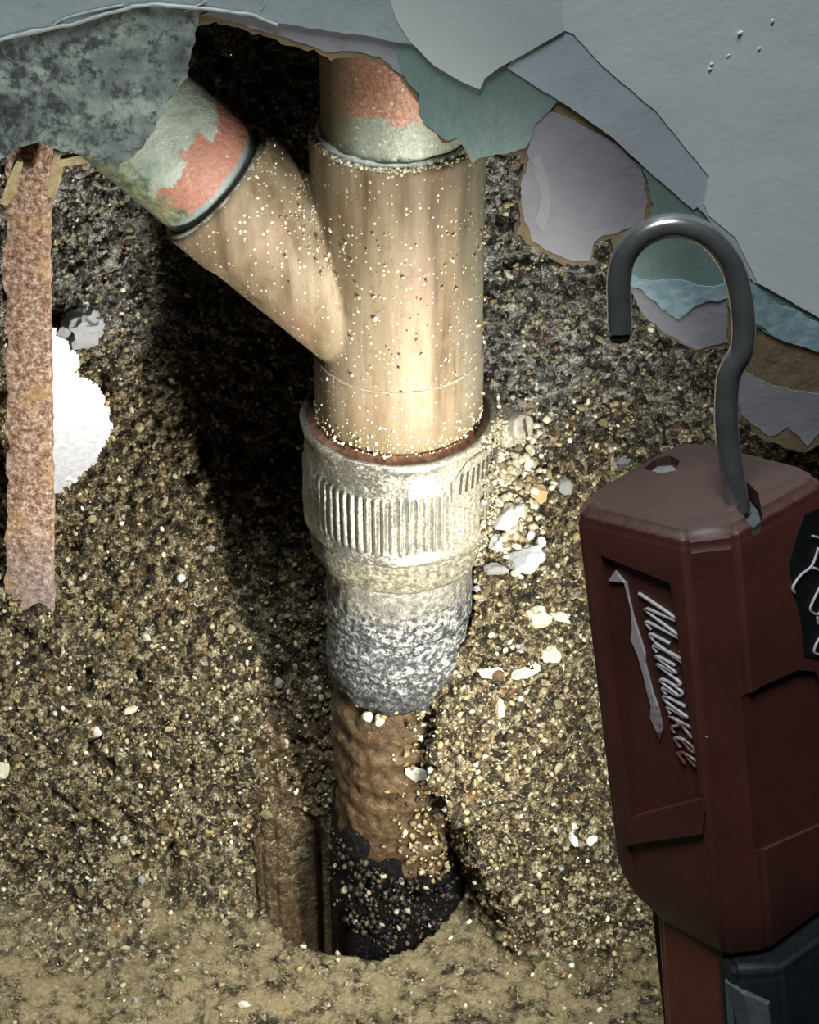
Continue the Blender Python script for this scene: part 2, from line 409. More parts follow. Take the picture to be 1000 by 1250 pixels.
# ------------------------------------------------------------------ the ground: dug floor and dirt bank in one surface
LEFT = [(-260, 0), (-90, 0), (-30, 0), (2, 3), (13, 22), (22, 52), (40, 85), (55, 108), (70, 145), (80, 180), (84, 231), (86, 300), (88, 600)]
RIGHT1 = [(-260, 0), (-90, 0), (-56, 0), (-48, 6), (-41, 26), (-36, 58), (-33, 88), (-30, 108), (-12, 130), (10, 153), (40, 215), (62, 300), (72, 600)]
RIGHT2 = [(-260, 0), (-90, 0), (-60, 2), (-48, 12), (-34, 34), (-20, 60), (-6, 88), (6, 112), (17, 137), (28, 162), (48, 220), (64, 300), (72, 600)]
def build_ground():
    xs = np.concatenate([np.arange(-240, -176, 4.0), np.arange(-176, 176.1, 0.72), np.arange(180, 241, 4.0)])
    L, R1, R2 = (np.array(a, float) for a in (LEFT, RIGHT1, RIGHT2))
    ts = []
    for i in range(len(L) - 1):
        ln = np.linalg.norm(L[i + 1] - L[i]) * 0.5 + np.linalg.norm(R2[i + 1] - R2[i]) * 0.5
        res = 4.0 if i == 0 else (0.72 if i < 11 else 2.0)
        ts.append(np.linspace(i, i + 1, max(2, int(ln / res)), endpoint=False))
    ts = np.concatenate(ts + [np.array([len(L) - 1.0])])
    def prof(A, smooth=0.45):
        # interpolate, then soften the corners a little
        y = np.interp(ts, np.arange(len(A)), A[:, 0]); z = np.interp(ts, np.arange(len(A)), A[:, 1])
        k = 13; ker = np.hanning(k + 2)[1:-1]; ker /= ker.sum()
        def sm(a):
            p = np.pad(a, k // 2, mode='edge'); return np.convolve(p, ker, 'valid')
        return sm(y), sm(z)
    yl, zl = prof(L); y1, z1 = prof(R1); y2, z2 = prof(R2)
    def ss(a, b, v):
        t = np.clip((v - a) / (b - a), 0, 1); return t * t * (3 - 2 * t)
    ss2 = ss
    X, T = np.meshgrid(xs, ts)
    wob = vnoise(np.stack([X.ravel() * 0, T.ravel() * 9, X.ravel() * 0], 1), 6.0, 3).reshape(X.shape) * 5
    zc = np.interp(T, np.arange(len(R1)), R1[:, 1]); w1 = ss2(-1, 15 + 20 * ss(75, 20, zc), X + wob - 11 * ss(88, 60, zc) + 3 * ss(90, 105, zc)); w2 = ss(34, 85, X)
    Y = (yl[:, None] * (1 - w1) + y1[:, None] * w1) * (1 - w2) + y2[:, None] * w2
    Z = (zl[:, None] * (1 - w1) + z1[:, None] * w1) * (1 - w2) + z2[:, None] * w2
    P = np.stack([X, Y, Z], -1)
    du = np.gradient(P, axis=1); dv = np.gradient(P, axis=0)
    Nn = np.cross(du, dv); Nn /= np.linalg.norm(Nn, axis=-1, keepdims=True) + 1e-9
    Q = P.reshape(-1, 3); NN = Nn.reshape(-1, 3)
    clay = ss(20, 2, Q[:, 2] + 6 * vnoise(Q, 15, 7)) * ss(2, -38, Q[:, 1] + 24 * vnoise(Q, 26, 5) + 10 * vnoise(Q, 9, 6))
    rough = 1 - 0.72 * clay
    d = 3.2 * vnoise(Q, 34, 1) + 2.2 * vnoise(Q, 13, 2) + rough * (2.0 * vnoise(Q, 5.5, 3) + 2.4 * vnoise(Q, 3.1, 4) + 1.2 * vnoise(Q, 1.7, 6))
    # small pits and clods
    pitn = vnoise(Q, 7.5, 8); d = d - rough * 4.5 * np.clip(pitn - 0.36, 0, 1) * 2
    # trowel scratches on the smooth clay
    sq = Q * np.array([1.0, 0.08, 1.0]); d = d + clay * 0.35 * vnoise(sq, 1.6, 9)
    front = ss(-80, -110, Q[:, 1]); d = d * (1 - front)
    Q2 = Q + NN * d[:, None]
    # keep clear of the pipework
    rad = np.hypot(Q2[:, 0], Q2[:, 1]); need = np.where(Q2[:, 2] > 158, 34.0, np.where(Q2[:, 2] > 128, 26.5, 0))
    push = (rad < need) & (Q2[:, 2] < 330)
    Q2[push, 0] *= (need / np.maximum(rad, 1e-3))[push]; Q2[push, 1] *= (need / np.maximum(rad, 1e-3))[push]
    # the hole the old pipe goes down
    hx, hy, hr = -15.0, 3.0, 40.0
    rr = np.hypot(Q[:, 0] - hx, Q[:, 1] - hy) + 1.4 * vnoise(Q, 5, 12) + 0.9 * vnoise(Q, 2.2, 13)
    inside = (rr < hr) & (Q[:, 2] < 22) & (Q[:, 0] < 17 + 3 * vnoise(Q, 6, 14))
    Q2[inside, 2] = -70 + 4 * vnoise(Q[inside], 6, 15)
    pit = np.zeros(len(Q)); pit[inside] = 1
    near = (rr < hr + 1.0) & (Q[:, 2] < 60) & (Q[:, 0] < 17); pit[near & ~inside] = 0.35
    # a ragged breach through the bank beside the steel strip
    poly = [(40, 395), (66, 403), (80, 418), (92, 432), (96, 446), (90, 455), (104, 461), (118, 470), (126, 486), (136, 510), (133, 530), (124, 550), (108, 570), (92, 582), (80, 590), (70, 600), (40, 606)]
    C = np.array(CAM); rel = Q2 - C
    dep = rel @ np.array(FW); px = 500 + FPX * (rel[:, 0] / dep); py = 625 - FPX * (rel @ np.array(UP)) / dep
    px = px + 2.5 * vnoise(Q, 3.0, 20); py = py + 2.5 * vnoise(Q, 3.0, 21)
    inn = np.zeros(len(Q), bool); j = len(poly) - 1
    for i in range(len(poly)):
        xi, yi = poly[i]; xj, yj = poly[j]
        cond = ((yi > py) != (yj > py)) & (px < (xj - xi) * (py - yi) / (yj - yi + 1e-9) + xi)
        inn ^= cond; j = i
    nx, nt = len(xs), len(ts)
    a = (np.arange(nt - 1)[:, None] * nx + np.arange(nx - 1)[None, :]).ravel()
    F = np.stack([a, a + 1, a + nx + 1, a + nx], 1)
    F = F[~inn[F].any(1)]
    me = bpy.data.meshes.new('floor')
    me.vertices.add(len(Q2)); me.vertices.foreach_set('co', (Q2 * MM).ravel())
    me.loops.add(len(F) * 4); me.loops.foreach_set('vertex_index', F.ravel().astype(np.int32))
    me.polygons.add(len(F)); me.polygons.foreach_set('loop_start', (np.arange(len(F)) * 4).astype(np.int32))
    me.polygons.foreach_set('use_smooth', np.ones(len(F), bool))
    for nm, arr in (('clay', clay), ('pit', pit)):
        at = me.attributes.new(nm, 'FLOAT', 'POINT'); at.data.foreach_set('value', arr.astype(np.float32))
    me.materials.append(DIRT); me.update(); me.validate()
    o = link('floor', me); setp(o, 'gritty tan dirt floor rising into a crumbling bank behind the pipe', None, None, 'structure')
    bv = BVHTree.FromPolygons([tuple(v) for v in Q2], F.tolist())
    ok = ~inside & ~inn & (Q2[:, 1] > -85) & (np.abs(Q2[:, 0]) < 172) & (Q2[:, 2] < 385) & (np.hypot(Q2[:, 0], Q2[:, 1]) > 26)
    return o, bv, Q2[ok], NN[ok], clay[ok]
GROUND, BVH, GP, GN, GC = build_ground()
def hit(px, py):
    loc, nor, i, dist = BVH.ray_cast(CAM, ray(px, py).normalized())
    k = 0
    while loc is None and k < 60:                       # a pixel that falls into a gap: take the ground just below it
        k += 1; py += 2; loc, nor, i, dist = BVH.ray_cast(CAM, ray(px, py).normalized())
    if nor.dot(CAM - loc) < 0: nor = -nor
    return loc, nor

# fine loose grit (uncountable)
def icosa():
    t = (1 + 5 ** .5) / 2
    v = np.array([(-1, t, 0), (1, t, 0), (-1, -t, 0), (1, -t, 0), (0, -1, t), (0, 1, t), (0, -1, -t), (0, 1, -t), (t, 0, -1), (t, 0, 1), (-t, 0, -1), (-t, 0, 1)], float)
    v /= np.linalg.norm(v[0])
    f = np.array([(0, 11, 5), (0, 5, 1), (0, 1, 7), (0, 7, 10), (0, 10, 11), (1, 5, 9), (5, 11, 4), (11, 10, 2), (10, 7, 6), (7, 1, 8), (3, 9, 4), (3, 4, 2), (3, 2, 6), (3, 6, 8), (3, 8, 9), (4, 9, 5), (2, 4, 11), (6, 2, 10), (8, 6, 7), (9, 8, 1)])
    return v, f
PALETTE = np.array([(.30, .24, .12), (.20, .15, .07), (.42, .36, .21), (.60, .55, .40), (.78, .75, .62), (.12, .09, .05), (.05, .04, .03), (.34, .32, .28), (.20, .12, .05)])
PW = np.array([.24, .18, .18, .10, .05, .10, .07, .05, .03])
def grit(name, pts, nrm, size, parent, pal=PALETTE, pw=PW, sink=0.1):
    V0, F0 = icosa(); n = len(pts)
    A = rng.normal(size=(n, 3, 3)); Qm, _ = np.linalg.qr(A)
    s = size[:, None] * rng.uniform(0.55, 1.25, (n, 3))
    V = V0[None] * (1 + 0.22 * rng.normal(size=(n, 12, 1)))
    V = np.einsum('nij,nkj->nki', Qm, V * s[:, None, :]) + (pts + nrm * (size * (0.5 - sink))[:, None])[:, None, :]
    F = F0[None] + (np.arange(n) * 12)[:, None, None]
    me = bpy.data.meshes.new(name)
    me.vertices.add(n * 12); me.vertices.foreach_set('co', (V.reshape(-1) * MM))
    me.loops.add(n * 60); me.loops.foreach_set('vertex_index', F.reshape(-1).astype(np.int32))
    me.polygons.add(n * 20); me.polygons.foreach_set('loop_start', (np.arange(n * 20) * 3).astype(np.int32))
    col = pal[rng.choice(len(pal), n, p=pw / pw.sum())] * rng.uniform(0.75, 1.25, (n, 1))
    c4 = np.ones((n, 12, 4)); c4[:, :, :3] = np.clip(col, 0, 1)[:, None, :]
    at = me.attributes.new('tint', 'FLOAT_COLOR', 'POINT'); at.data.foreach_set('color', c4.reshape(-1).astype(np.float32))
    me.materials.append(GRIT); me.update(); me.validate()
    o = link(name, me, parent); setp(o, None, None, None, 'stuff'); return o
keep = rng.random(len(GP)) < 0.085 * (1 - 0.75 * GC)
gp, gn = GP[keep], GN[keep]
grit('loose_grit', gp, gn, 0.30 + 1.0 * rng.random(len(gp)) ** 2.6, GROUND)

# pebbles and crumbs big enough to pick out: pieces of the ground
def lump(seed, flat=1.0, jag=0.28, sub=2):
    bm = bmesh.new(); bmesh.ops.create_icosphere(bm, subdivisions=sub, radius=1.0)
    r = random.Random(seed); ax = [r.uniform(0.7, 1.2), r.uniform(0.7, 1.2), flat]
    pl = [(Vector((r.gauss(0, 1), r.gauss(0, 1), r.gauss(0, 1))).normalized(), r.uniform(0.55, 0.85)) for _ in range(7)]
    for v in bm.verts:
        k = 1.0
        for n, dd in pl:
            dt = v.co.normalized().dot(n)
            if dt > dd: k = min(k, dd / dt)
        k *= 1 + jag * 0.5 * n1(*(v.co * 2), 1.0, seed)
        v.co = Vector((v.co.x * k * ax[0], v.co.y * k * ax[1], v.co.z * k * ax[2]))
    me = bpy.data.meshes.new('lump'); bm.to_mesh(me); bm.free()
    return me
peb = []
for k in range(10):
    me = lump(k + 50, 0.75, 0.3, 1); me.materials.append(STONES[[0, 0, 1, 2, 2, 3, 4, 0, 2, 3][k]]); peb.append(me)
cnt = 0
cand = rng.permutation(len(GP))
spots = []
for i in cand:
    if cnt >= 290: break
    p, n = GP[i], GN[i]
    rel = p - np.array(CAM); dep = rel @ np.array(FW)
    px = 500 + FPX * rel[0] / dep; py = 625 - FPX * (rel @ np.array(UP)) / dep
    if not (0 < px < 1000 and 180 < py < 1250) or rng.random() < 0.7 * GC[i]: continue
    if px > 700 and py > 540: continue
    s = 1.25 + 1.5 * rng.random() ** 2
    if any((p[0] - q[0]) ** 2 + (p[1] - q[1]) ** 2 + (p[2] - q[2]) ** 2 < 64 for q in spots): continue
    spots.append(p)
    o = link('pebble', peb[cnt % 10], GROUND)
    o.location = Vector(p + n * s * 0.25) * MM
    o.rotation_euler = (random.uniform(-3, 3), random.uniform(-3, 3), random.uniform(-3, 3)); o.scale = (s * MM,) * 3
    cnt += 1

# daylight room beyond the breach
bx = [(-175, 150, 20), (-60, 150, 20), (-60, 150, 320), (-175, 150, 320), (-175, 154, 20), (-60, 154, 20), (-60, 154, 320), (-175, 154, 320)]
wb = mobj('wall_beyond', bx, [(0, 1, 2, 3), (7, 6, 5, 4), (0, 4, 5, 1), (1, 5, 6, 2), (2, 6, 7, 3), (3, 7, 4, 0)], WHITE, None, False)
setp(wb, 'brightly lit white wall seen through the breach in the dirt', None, None, 'structure')
dl = bpy.data.lights.new('daylight_beyond', 'AREA'); dl.energy = 5.5; dl.shape = 'RECTANGLE'; dl.size = 0.10; dl.size_y = 0.03
do = bpy.data.objects.new('daylight_beyond', dl); COL.objects.link(do); do.location = (-0.115, 0.125, 0.33)
do.rotation_euler = (Vector((-0.118, 0.15, 0.18)) - Vector(do.location)).to_track_quat('-Z', 'Y').to_euler()

# ------------------------------------------------------------------ the broken painted wall
def sheet(name, poly, Y, thick, m, parent, rag=0.5, cell=3.0, wav=0.0, seed=0, step=1.2, fy=None, label=None):
    pts = [at_y(px, py, Y) for px, py in poly]
    B = []
    for i, p in enumerate(pts):
        q = pts[(i + 1) % len(pts)]; L = (q - p).length; n = max(1, int(L / step)) if L < 90 else 1
        for k in range(n):
            r = p.lerp(q, k / n)
            if n > 1 or True:
                jx = n1(r.x, r.z, 3.1, 4.0, seed) + 0.6 * n1(r.x, r.z, 7.7, 1.5, seed + 1)
                jz = n1(r.x, r.z, 13.1, 4.0, seed) + 0.6 * n1(r.x, r.z, 17.7, 1.5, seed + 1)
                B.append(Vector((r.x + jx * rag, r.z + jz * rag)))
    nb = len(B)
    x0, x1 = min(b.x for b in B), max(b.x for b in B); z0, z1 = min(b.y for b in B), max(b.y for b in B)
    pts2 = list(B); gx = x0 + cell
    while gx < x1:
        gz = z0 + cell * 0.7
        while gz < z1:
            pts2.append(Vector((gx + random.uniform(-.2, .2) * cell, gz + random.uniform(-.2, .2) * cell))); gz += cell
        gx += cell
    ov, oe, of, _, _, _ = delaunay_2d_cdt(pts2, [], [list(range(nb))], 1, 1e-4)
    def yy(x, z):
        return Y + wav * n1(x, z, 0, 22, 5) + 0.3 * wav * n1(x, z, 5, 8, 6) + (fy(x, z) if fy else 0)
    n = len(ov)
    V = [(v.x, yy(v.x, v.y), v.y) for v in ov] + [(v.x, yy(v.x, v.y) + thick, v.y) for v in ov]
    F = [tuple(f) for f in of] + [tuple(k + n for k in reversed(f)) for f in of]
    from collections import Counter
    ec = Counter()
    for f in of:
        for k in range(len(f)): ec[(f[k], f[(k + 1) % len(f)])] += 1
    for (a, b) in ec:
        if (b, a) not in ec: F.append((b, a, a + n, b + n))
    o = mobj(name, V, F, m, parent, True, 35)
    if label: o['label'] = label
    return o
TOPY, BIG = -2600, 1450
base_poly = [(-1500, TOPY), (-420, 215), (0, 195), (22, 180), (45, 172), (75, 184), (110, 190), (136, 206), (160, 192), (182, 166), (198, 134), (226, 98), (232, 62), (240, 36), (262, 28), (300, 38), (345, 52), (375, 60), (392, 64), (402, 72), (425, 68), (460, 74), (490, 95), (510, 118), (514, 150), (545, 174), (560, 170), (578, 202), (590, 194), (606, 190), (640, 187), (636, 230), (632, 285), (655, 305), (682, 320), (722, 324), (724, 296), (745, 290), (768, 345), (782, 385), (812, 412), (850, 428), (888, 424), (900, 448), (876, 466), (900, 508), (935, 538), (985, 552), (1010, 536), (BIG, 720), (2900, TOPY)]
WALL = sheet('wall_front', base_poly, -30, 6, P_BROWN, None, 0.9, 6.0, 0.15, 1)
setp(WALL, 'broken grey painted plaster wall hanging in front of the pipes', None, None, 'structure')
LAY = [
 ('plaster_patch', [(655, 118), (668, 135), (700, 148), (745, 172), (783, 202), (791, 250), (784, 275), (745, 286), (735, 289), (724, 296), (722, 318), (700, 318), (672, 306), (650, 292), (639, 262), (637, 225), (645, 190), (650, 160)], -30.6, P_LAV, 0.5),
 ('plaster_patch', [(768, 350), (790, 360), (815, 383), (830, 388), (850, 370), (884, 366), (889, 372), (888, 418), (850, 426), (815, 410), (782, 380)], -30.6, P_LAV, 0.5),
 ('plaster_patch', [(880, 460), (905, 453), (940, 470), (1000, 482), (BIG, 620), (BIG, 690), (1000, 530), (985, 546), (962, 522), (940, 534), (905, 504)], -30.6, P_LAV, 0.6),
 ('plaster_patch', [(246, 20), (262, 22), (300, 32), (345, 46), (375, 53), (400, 64), (430, 62), (465, 70), (494, 96), (510, 60), (500, 20), (300, -10)], -30.6, P_LAV, 0.5),
 ('plaster_smear', [(650, 196), (659, 188), (668, 212), (673, 250), (664, 284), (654, 272), (660, 240)], -30.9, P_SMEAR, 0.5),
 ('teal_paint_layer', [(480, 50), (520, 10), (600, 0), (690, 60), (690, 118), (668, 138), (650, 158), (641, 182), (606, 189), (590, 192), (578, 199), (560, 168), (545, 172), (516, 150), (510, 115), (492, 90)], -31.1, P_TEAL, 0.6),
 ('teal_paint_layer', [(740, 140), (860, 200), (900, 290), (1010, 360), (BIG, 560), (BIG, 660), (1000, 430), (985, 422), (950, 415), (925, 400), (905, 388), (880, 364), (850, 368), (830, 386), (815, 380), (790, 356), (770, 343), (774, 300), (791, 280), (796, 250), (785, 205)], -31.1, P_TEAL, 0.6),
 ('pale_blue_paint_layer', [(768, 333), (800, 343), (830, 340), (860, 352), (890, 345), (890, 364), (850, 371), (830, 389), (815, 383), (790, 360), (768, 347)], -31.5, P_BLUE, 0.7),
 ('pale_blue_paint_layer', [(918, 343), (950, 372), (975, 380), (1000, 396), (BIG, 590), (BIG, 668), (1000, 431), (975, 421), (950, 413), (922, 396)], -31.5, P_BLUE, 0.7),
 ('blue_grey_paint_layer', [(618, 82), (680, 20), (760, 40), (880, 180), (872, 240), (846, 256), (800, 216), (745, 166), (700, 134), (655, 106)], -31.8, P_STRIP, 0.18),
 ('blue_grey_paint_layer', [(850, 250), (880, 240), (910, 285), (935, 350), (920, 345), (893, 312), (872, 276)], -31.9, P_STRIP, 0.2),
 ('old_paint_skin', [(-420, 60), (0, 30), (90, 10), (185, -8), (246, 0), (242, 30), (234, 60), (228, 95), (200, 132), (184, 164), (162, 190), (137, 207), (110, 191), (75, 185), (45, 173), (22, 181), (0, 196), (-420, 216)], -31.2, P_DIRTY, 0.6),
 ('top_paint_layer', [(600, TOPY), (640, 60), (688, 37), (700, 42), (735, 80), (800, 135), (845, 190), (866, 216), (860, 250), (864, 262), (898, 290), (925, 345), (960, 365), (1000, 388), (BIG, 600), (2900, TOPY)], -32.3, P_TOP, 0.15),
 ('paint_flap', [(468, TOPY), (476, 0), (484, 24), (500, 50), (530, 80), (560, 98), (580, 107), (586, 109), (592, 96), (610, 82), (640, 66), (689, 38), (685, 0), (820, TOPY)], -32.9, P_FLAP, 0.08),
 ('upper_paint_skin', [(-1500, TOPY), (-420, 110), (0, 48), (40, 38), (90, 28), (140, 13), (185, 5), (240, 9), (300, 16), (340, 29), (400, 38), (450, 44), (505, 55), (500, 10), (500, TOPY)], -32.5, P_LEFT, 0.3),
]
for k, (nm, poly, Y, m, rag) in enumerate(LAY):
    o = sheet(nm, poly, -30.25 + (Y + 30.6) * 0.62, 0.4, m, WALL, rag, 5.0 if Y > -32.2 else 6.0, 0.15, 20 + k)
edge = smooth_path([at_y(px, py, -31.6) for px, py in [(-60, 66), (0, 49), (40, 39), (90, 29), (140, 14), (185, 6), (240, 10), (300, 17), (340, 30)]], 8)
edge = [p + Vector((n1(p.x, p.z, 0, 3, 2) * .3, 0, n1(p.x, p.z, 5, 3, 2) * .3)) for p in edge]
V, F = tube(edge, [0.45 + 0.3 * abs(n1(p.x, p.z, 9, 6, 4)) for p in edge], 6)
mobj('curled_paint_edge', V, F, P_RIM, WALL)
for pts in [[(225, 14), (243, 6), (252, 0)], [(318, 12), (322, 4), (320, -6)], [(60, 36), (75, 24), (110, 14), (150, 6)]]:
    q = smooth_path([at_y(a, b, -31.5) for a, b in pts], 5); V, F = tube(q, 0.3, 5); mobj('curled_paint_edge', V, F, P_RIM, WALL)
for px, py, s in [(870, 78, 1.0), (905, 40, 1.4), (944, 26, 1.2), (928, 60, .9), (890, 68, .9), (868, 84, 1.0)]:
    p = at_y(px, py, -31.3); o = link('paint_drip_bump', lump(int(px), 0.45, .2, 2), WALL); o.data.materials.append(P_TOP)
    o.data.polygons.foreach_set('use_smooth', [True] * len(o.data.polygons))
    o.location = p * MM; o.rotation_euler = (math.pi / 2, 0, .5); o.scale = (s * 1.2 * MM, s * .7 * MM, s * .55 * MM)

# ------------------------------------------------------------------ wye fitting
AX = Vector((-.7071, 0, .7071)); J = Vector((0, 0, 245)); LB = 79.0
wye = thing('wye_fitting', 'dusty tan copper wye drain fitting with a branch rising to the left', 'pipe fitting', (0, 0, 222))
def wye_body():
    V1, F1 = lathe([(25.6, 217.2), (26.8, 218.2), (27.2, 221), (27.2, 240), (26.6, 243), (26.6, 306), (26.9, 309), (26.9, 317), (26.2, 318.5)], 72, None, cap=True)
    V2, F2 = lathe([(18, 0), (21.2, 6), (21.4, 60), (22.2, 64), (22.2, 78), (21.4, LB)], 64, None, cap=True)
    rot = AX.to_track_quat('Z', 'Y').to_matrix()
    V2 = [tuple(rot @ Vector(v) + J) for v in V2]
    n = len(V1); V = V1 + V2; F = F1 + [tuple(k + n for k in f) for f in F2]
    V = [(a, b, c - 222) for a, b, c in V]
    o = mobj('wye_body', V, F, FIT, wye)
    m = o.modifiers.new('r', 'REMESH'); m.mode = 'VOXEL'; m.voxel_size = 0.75 * MM; m.use_smooth_shade = True
    s = o.modifiers.new('s', 'SMOOTH'); s.factor = 0.5; s.iterations = 5
    evaluated(o)
    if not o.data.materials: o.data.materials.append(FIT)
    return o
body = wye_body()
# shift of the object origin: give the shader world-like heights
for v in body.data.vertices: v.co.z += 0.222
body.location.z = -0.222
def ring(name, R, r, z, m, parent, seg=96, sides=8, jig=0.25, axis=None, org=None, seed=0, var=.5):
    pts = []
    V, F = [], []
    rot = axis.to_track_quat('Z', 'Y').to_matrix() if axis else Matrix.Identity(3)
    org = org or Vector((0, 0, 0))
    for k in range(seg):
        a = 2 * math.pi * k / seg; c, s = math.cos(a), math.sin(a)
        j = jig * n1(c * 30, s * 30, z, 5, seed); rr = r * (1 + var * n1(c * 30, s * 30, z + 9, 4, seed))
        for q in range(sides):
            b = 2 * math.pi * q / sides
            p = Vector(((R + rr * math.cos(b)) * c, (R + rr * math.cos(b)) * s, z + j + rr * math.sin(b)))
            V.append(tuple(rot @ p + org))
    for k in range(seg):
        k2 = (k + 1) % seg
        for q in range(sides):
            q2 = (q + 1) % sides; F.append((k * sides + q, k2 * sides + q, k2 * sides + q2, k * sides + q2))
    o = mobj(name, V, F, m, parent)
    if parent is not None: o.location = -parent.location
    return o
SOLDER = m_stone('grey_solder', (.40, .42, .36), (.74, .75, .66), 0.45, 0.6)
ring('solder_bead', 23.6, 1.0, 319.0, SOLDER, wye, seed=3)
ring('weld_line', 26.85, 0.4, 241.5, m_stone('pale_weld', (.20, .15, .085), (.55, .49, .35), 0.5, 0.9), wye, seed=4, var=.8)
ring('socket_lip', 20.9, 0.9, LB - 1.0, SOLDER, wye, axis=AX, org=J, jig=0.0, seed=5, var=.12)
ring('socket_gap_shade', 19.7, 0.5, LB - 0.1, m_plain('gap_shade', (.012, .012, .010), 0.8), wye, axis=AX, org=J, jig=0.05, seed=6)  # solid dark ring: shadow between pipe and socket put into the colour
# filings caught on the ledges of the fitting
fp, fn = [], []
for _ in range(520):
    a = random.uniform(math.pi, 2 * math.pi); R = random.uniform(23.2, 26.6); fp.append((R * math.cos(a), R * math.sin(a), 318.4)); fn.append((0, 0, 1))
rot = AX.to_track_quat('Z', 'Y').to_matrix()
for _ in range(420):
    t = random.uniform(40, 78); b = random.gauss(0, .45)
    up = (Vector((0, -1, 0)) * math.sin(b + .35) + Vector((.7071, 0, .7071)) * math.cos(b + .35))
    p = J + AX * t + up * 21.6; fp.append(tuple(p)); fn.append(tuple(up))
for _ in range(500):
    a = random.uniform(math.pi * 1.0, 2.0 * math.pi); z = random.choice([random.gauss(220, 2.5), random.uniform(220, 300)])
    n = Vector((math.cos(a), math.sin(a), 0)); p = n * 26.9 + Vector((0, 0, max(z, 217.5))); fp.append(tuple(p)); fn.append(tuple(n))
fp, fn = np.array(fp) - np.array([0, 0, 222]), np.array(fn)
grit('metal_filings', fp, fn, 0.22 + 0.5 * rng.random(len(fp)) ** 2, wye, np.array([(.85, .80, .62), (.62, .50, .25), (.30, .22, .10), (.75, .72, .66)]), np.array([.4, .3, .15, .15]))

# pipes
def pipe_local(name, r, L, m, loc, axis, xdir, label, cat, wall=1.6, jag=0.0):
    V, F = lathe([(r - wall, 0), (r, 0), (r, 3), (r, L * .25), (r, L * .5), (r, L * .75), (r, L), (r - wall, L), (r - wall, L * .5), (r - wall, 0)], 72, lambda R, z, a: R + jag * n1(R * math.cos(a), R * math.sin(a), z, 9, 3))
    o = mobj(name, V, F, m)
    z = axis.normalized(); x = (xdir - z * xdir.dot(z)).normalized(); y = z.cross(x)
    M = Matrix((x, y, z)).transposed().to_4x4(); M.translation = Vector(loc) * MM
    o.matrix_world = M
    return setp(o, label, cat)
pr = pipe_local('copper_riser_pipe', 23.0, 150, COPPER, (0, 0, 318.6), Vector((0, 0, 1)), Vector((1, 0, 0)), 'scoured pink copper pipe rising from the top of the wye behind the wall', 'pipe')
for v in pr.data.vertices: v.co.z += 0.3186
pr.location.z = 0
pipe_local('copper_branch_pipe', 19.6, 150, BRANCH, tuple(J + AX * (LB + .2)), AX, Vector((.7071, 0, .7071)), 'copper branch pipe with peeling mint and salmon paint entering the wye from the left', 'pipe')

# ------------------------------------------------------------------ no-hub coupling
cp = thing('pipe_coupling', 'ribbed stainless steel band coupling clamped under the wye', 'pipe coupling', (0, 0, 163))
def cpart(name, V, F, m, smooth=True, sharp=None):
    return mobj(name, [(a, b, c - 163) for a, b, c in V], F, m, cp, smooth, sharp)
SLEEVE_TOP = m_rust('red_brown_sleeve', (.06, .04, .022), (.20, .085, .04), (.36, .24, .15), 0.6)
V, F = lathe([(25.0, 212.6), (30.4, 213.6), (29.6, 214.6), (27.2, 215.2), (26.5, 216), (26.4, 217.2), (25.4, 217.2), (25.0, 212.6)], 80); cpart('sleeve_top', V, F, SLEEVE_TOP)
V, F = lathe([(25.4, 164), (28.6, 163.2), (29.4, 164.5), (29.8, 168), (30.4, 174), (30.4, 178), (25.4, 178)], 96, lambda r, z, a: r + (.5 * n1(20 * math.cos(a), 20 * math.sin(a), z, 4, 2) if r > 26 else 0)); cpart('rubber_sleeve', V, F, RUBBER)
NR = 72
def ribf(r, z, a):
    k = max(0.0, min(1.0, (z - 181) / 1.5)) * max(0.0, min(1.0, (203.5 - z) / 1.5))
    deg = math.degrees(a) % 360
    side = 1.0 if 185 < deg < 312 or deg < 170 else 0.15
    dent = 0.35 * n1(30 * math.cos(a), 30 * math.sin(a), z, 8, 9)
    return r + dent + k * side * 0.75 * math.sin(NR * a)
prof = [(30.2, 176.5), (31.2, 176.2), (31.9, 177.3), (31.4, 179)] + [(31.2, z) for z in (180.2, 181, 181.8, 182.6, 187, 192, 197, 202, 202.8, 203.6, 204.5, 208, 212)] + [(31.3, 213.5), (32.0, 214.6), (31.9, 216.2), (30.9, 216.8), (29.8, 216.4), (29.4, 214)]
V, F = lathe(prof, 576, ribf); cpart('ribbed_shield', V, F, STEEL)
# clamp band overlapping at the right with its punched slots
def band_arc(a0, a1, r, z0f, z1f, t=0.8, n=60):
    V, F = [], []
    for k in range(n + 1):
        a = a0 + (a1 - a0) * k / n; u = k / n
        for (rr, z) in ((r, z0f(u)), (r + t, z0f(u) + .3), (r + t, z1f(u) - .3), (r, z1f(u))):
            V.append((rr * math.cos(a), rr * math.sin(a), z))
    for k in range(n):
        for q in range(4): F.append((k * 4 + q, k * 4 + (q + 1) % 4, k * 4 + 4 + (q + 1) % 4, k * 4 + 4 + q))
    F.append((3, 2, 1, 0)); F.append(tuple(n * 4 + q for q in range(4)))
    return V, F
R_ = math.radians
V, F = band_arc(R_(302), R_(378), 31.6, lambda u: 199.5 - 0.5 * u, lambda u: 207.0 + min(1, u * 6) * 6.0); cb = cpart('clamp_band', V, F, STEEL, True, 40)
DARKSLOT = m_plain('dark_slot', (.05, .045, .035), 0.7)
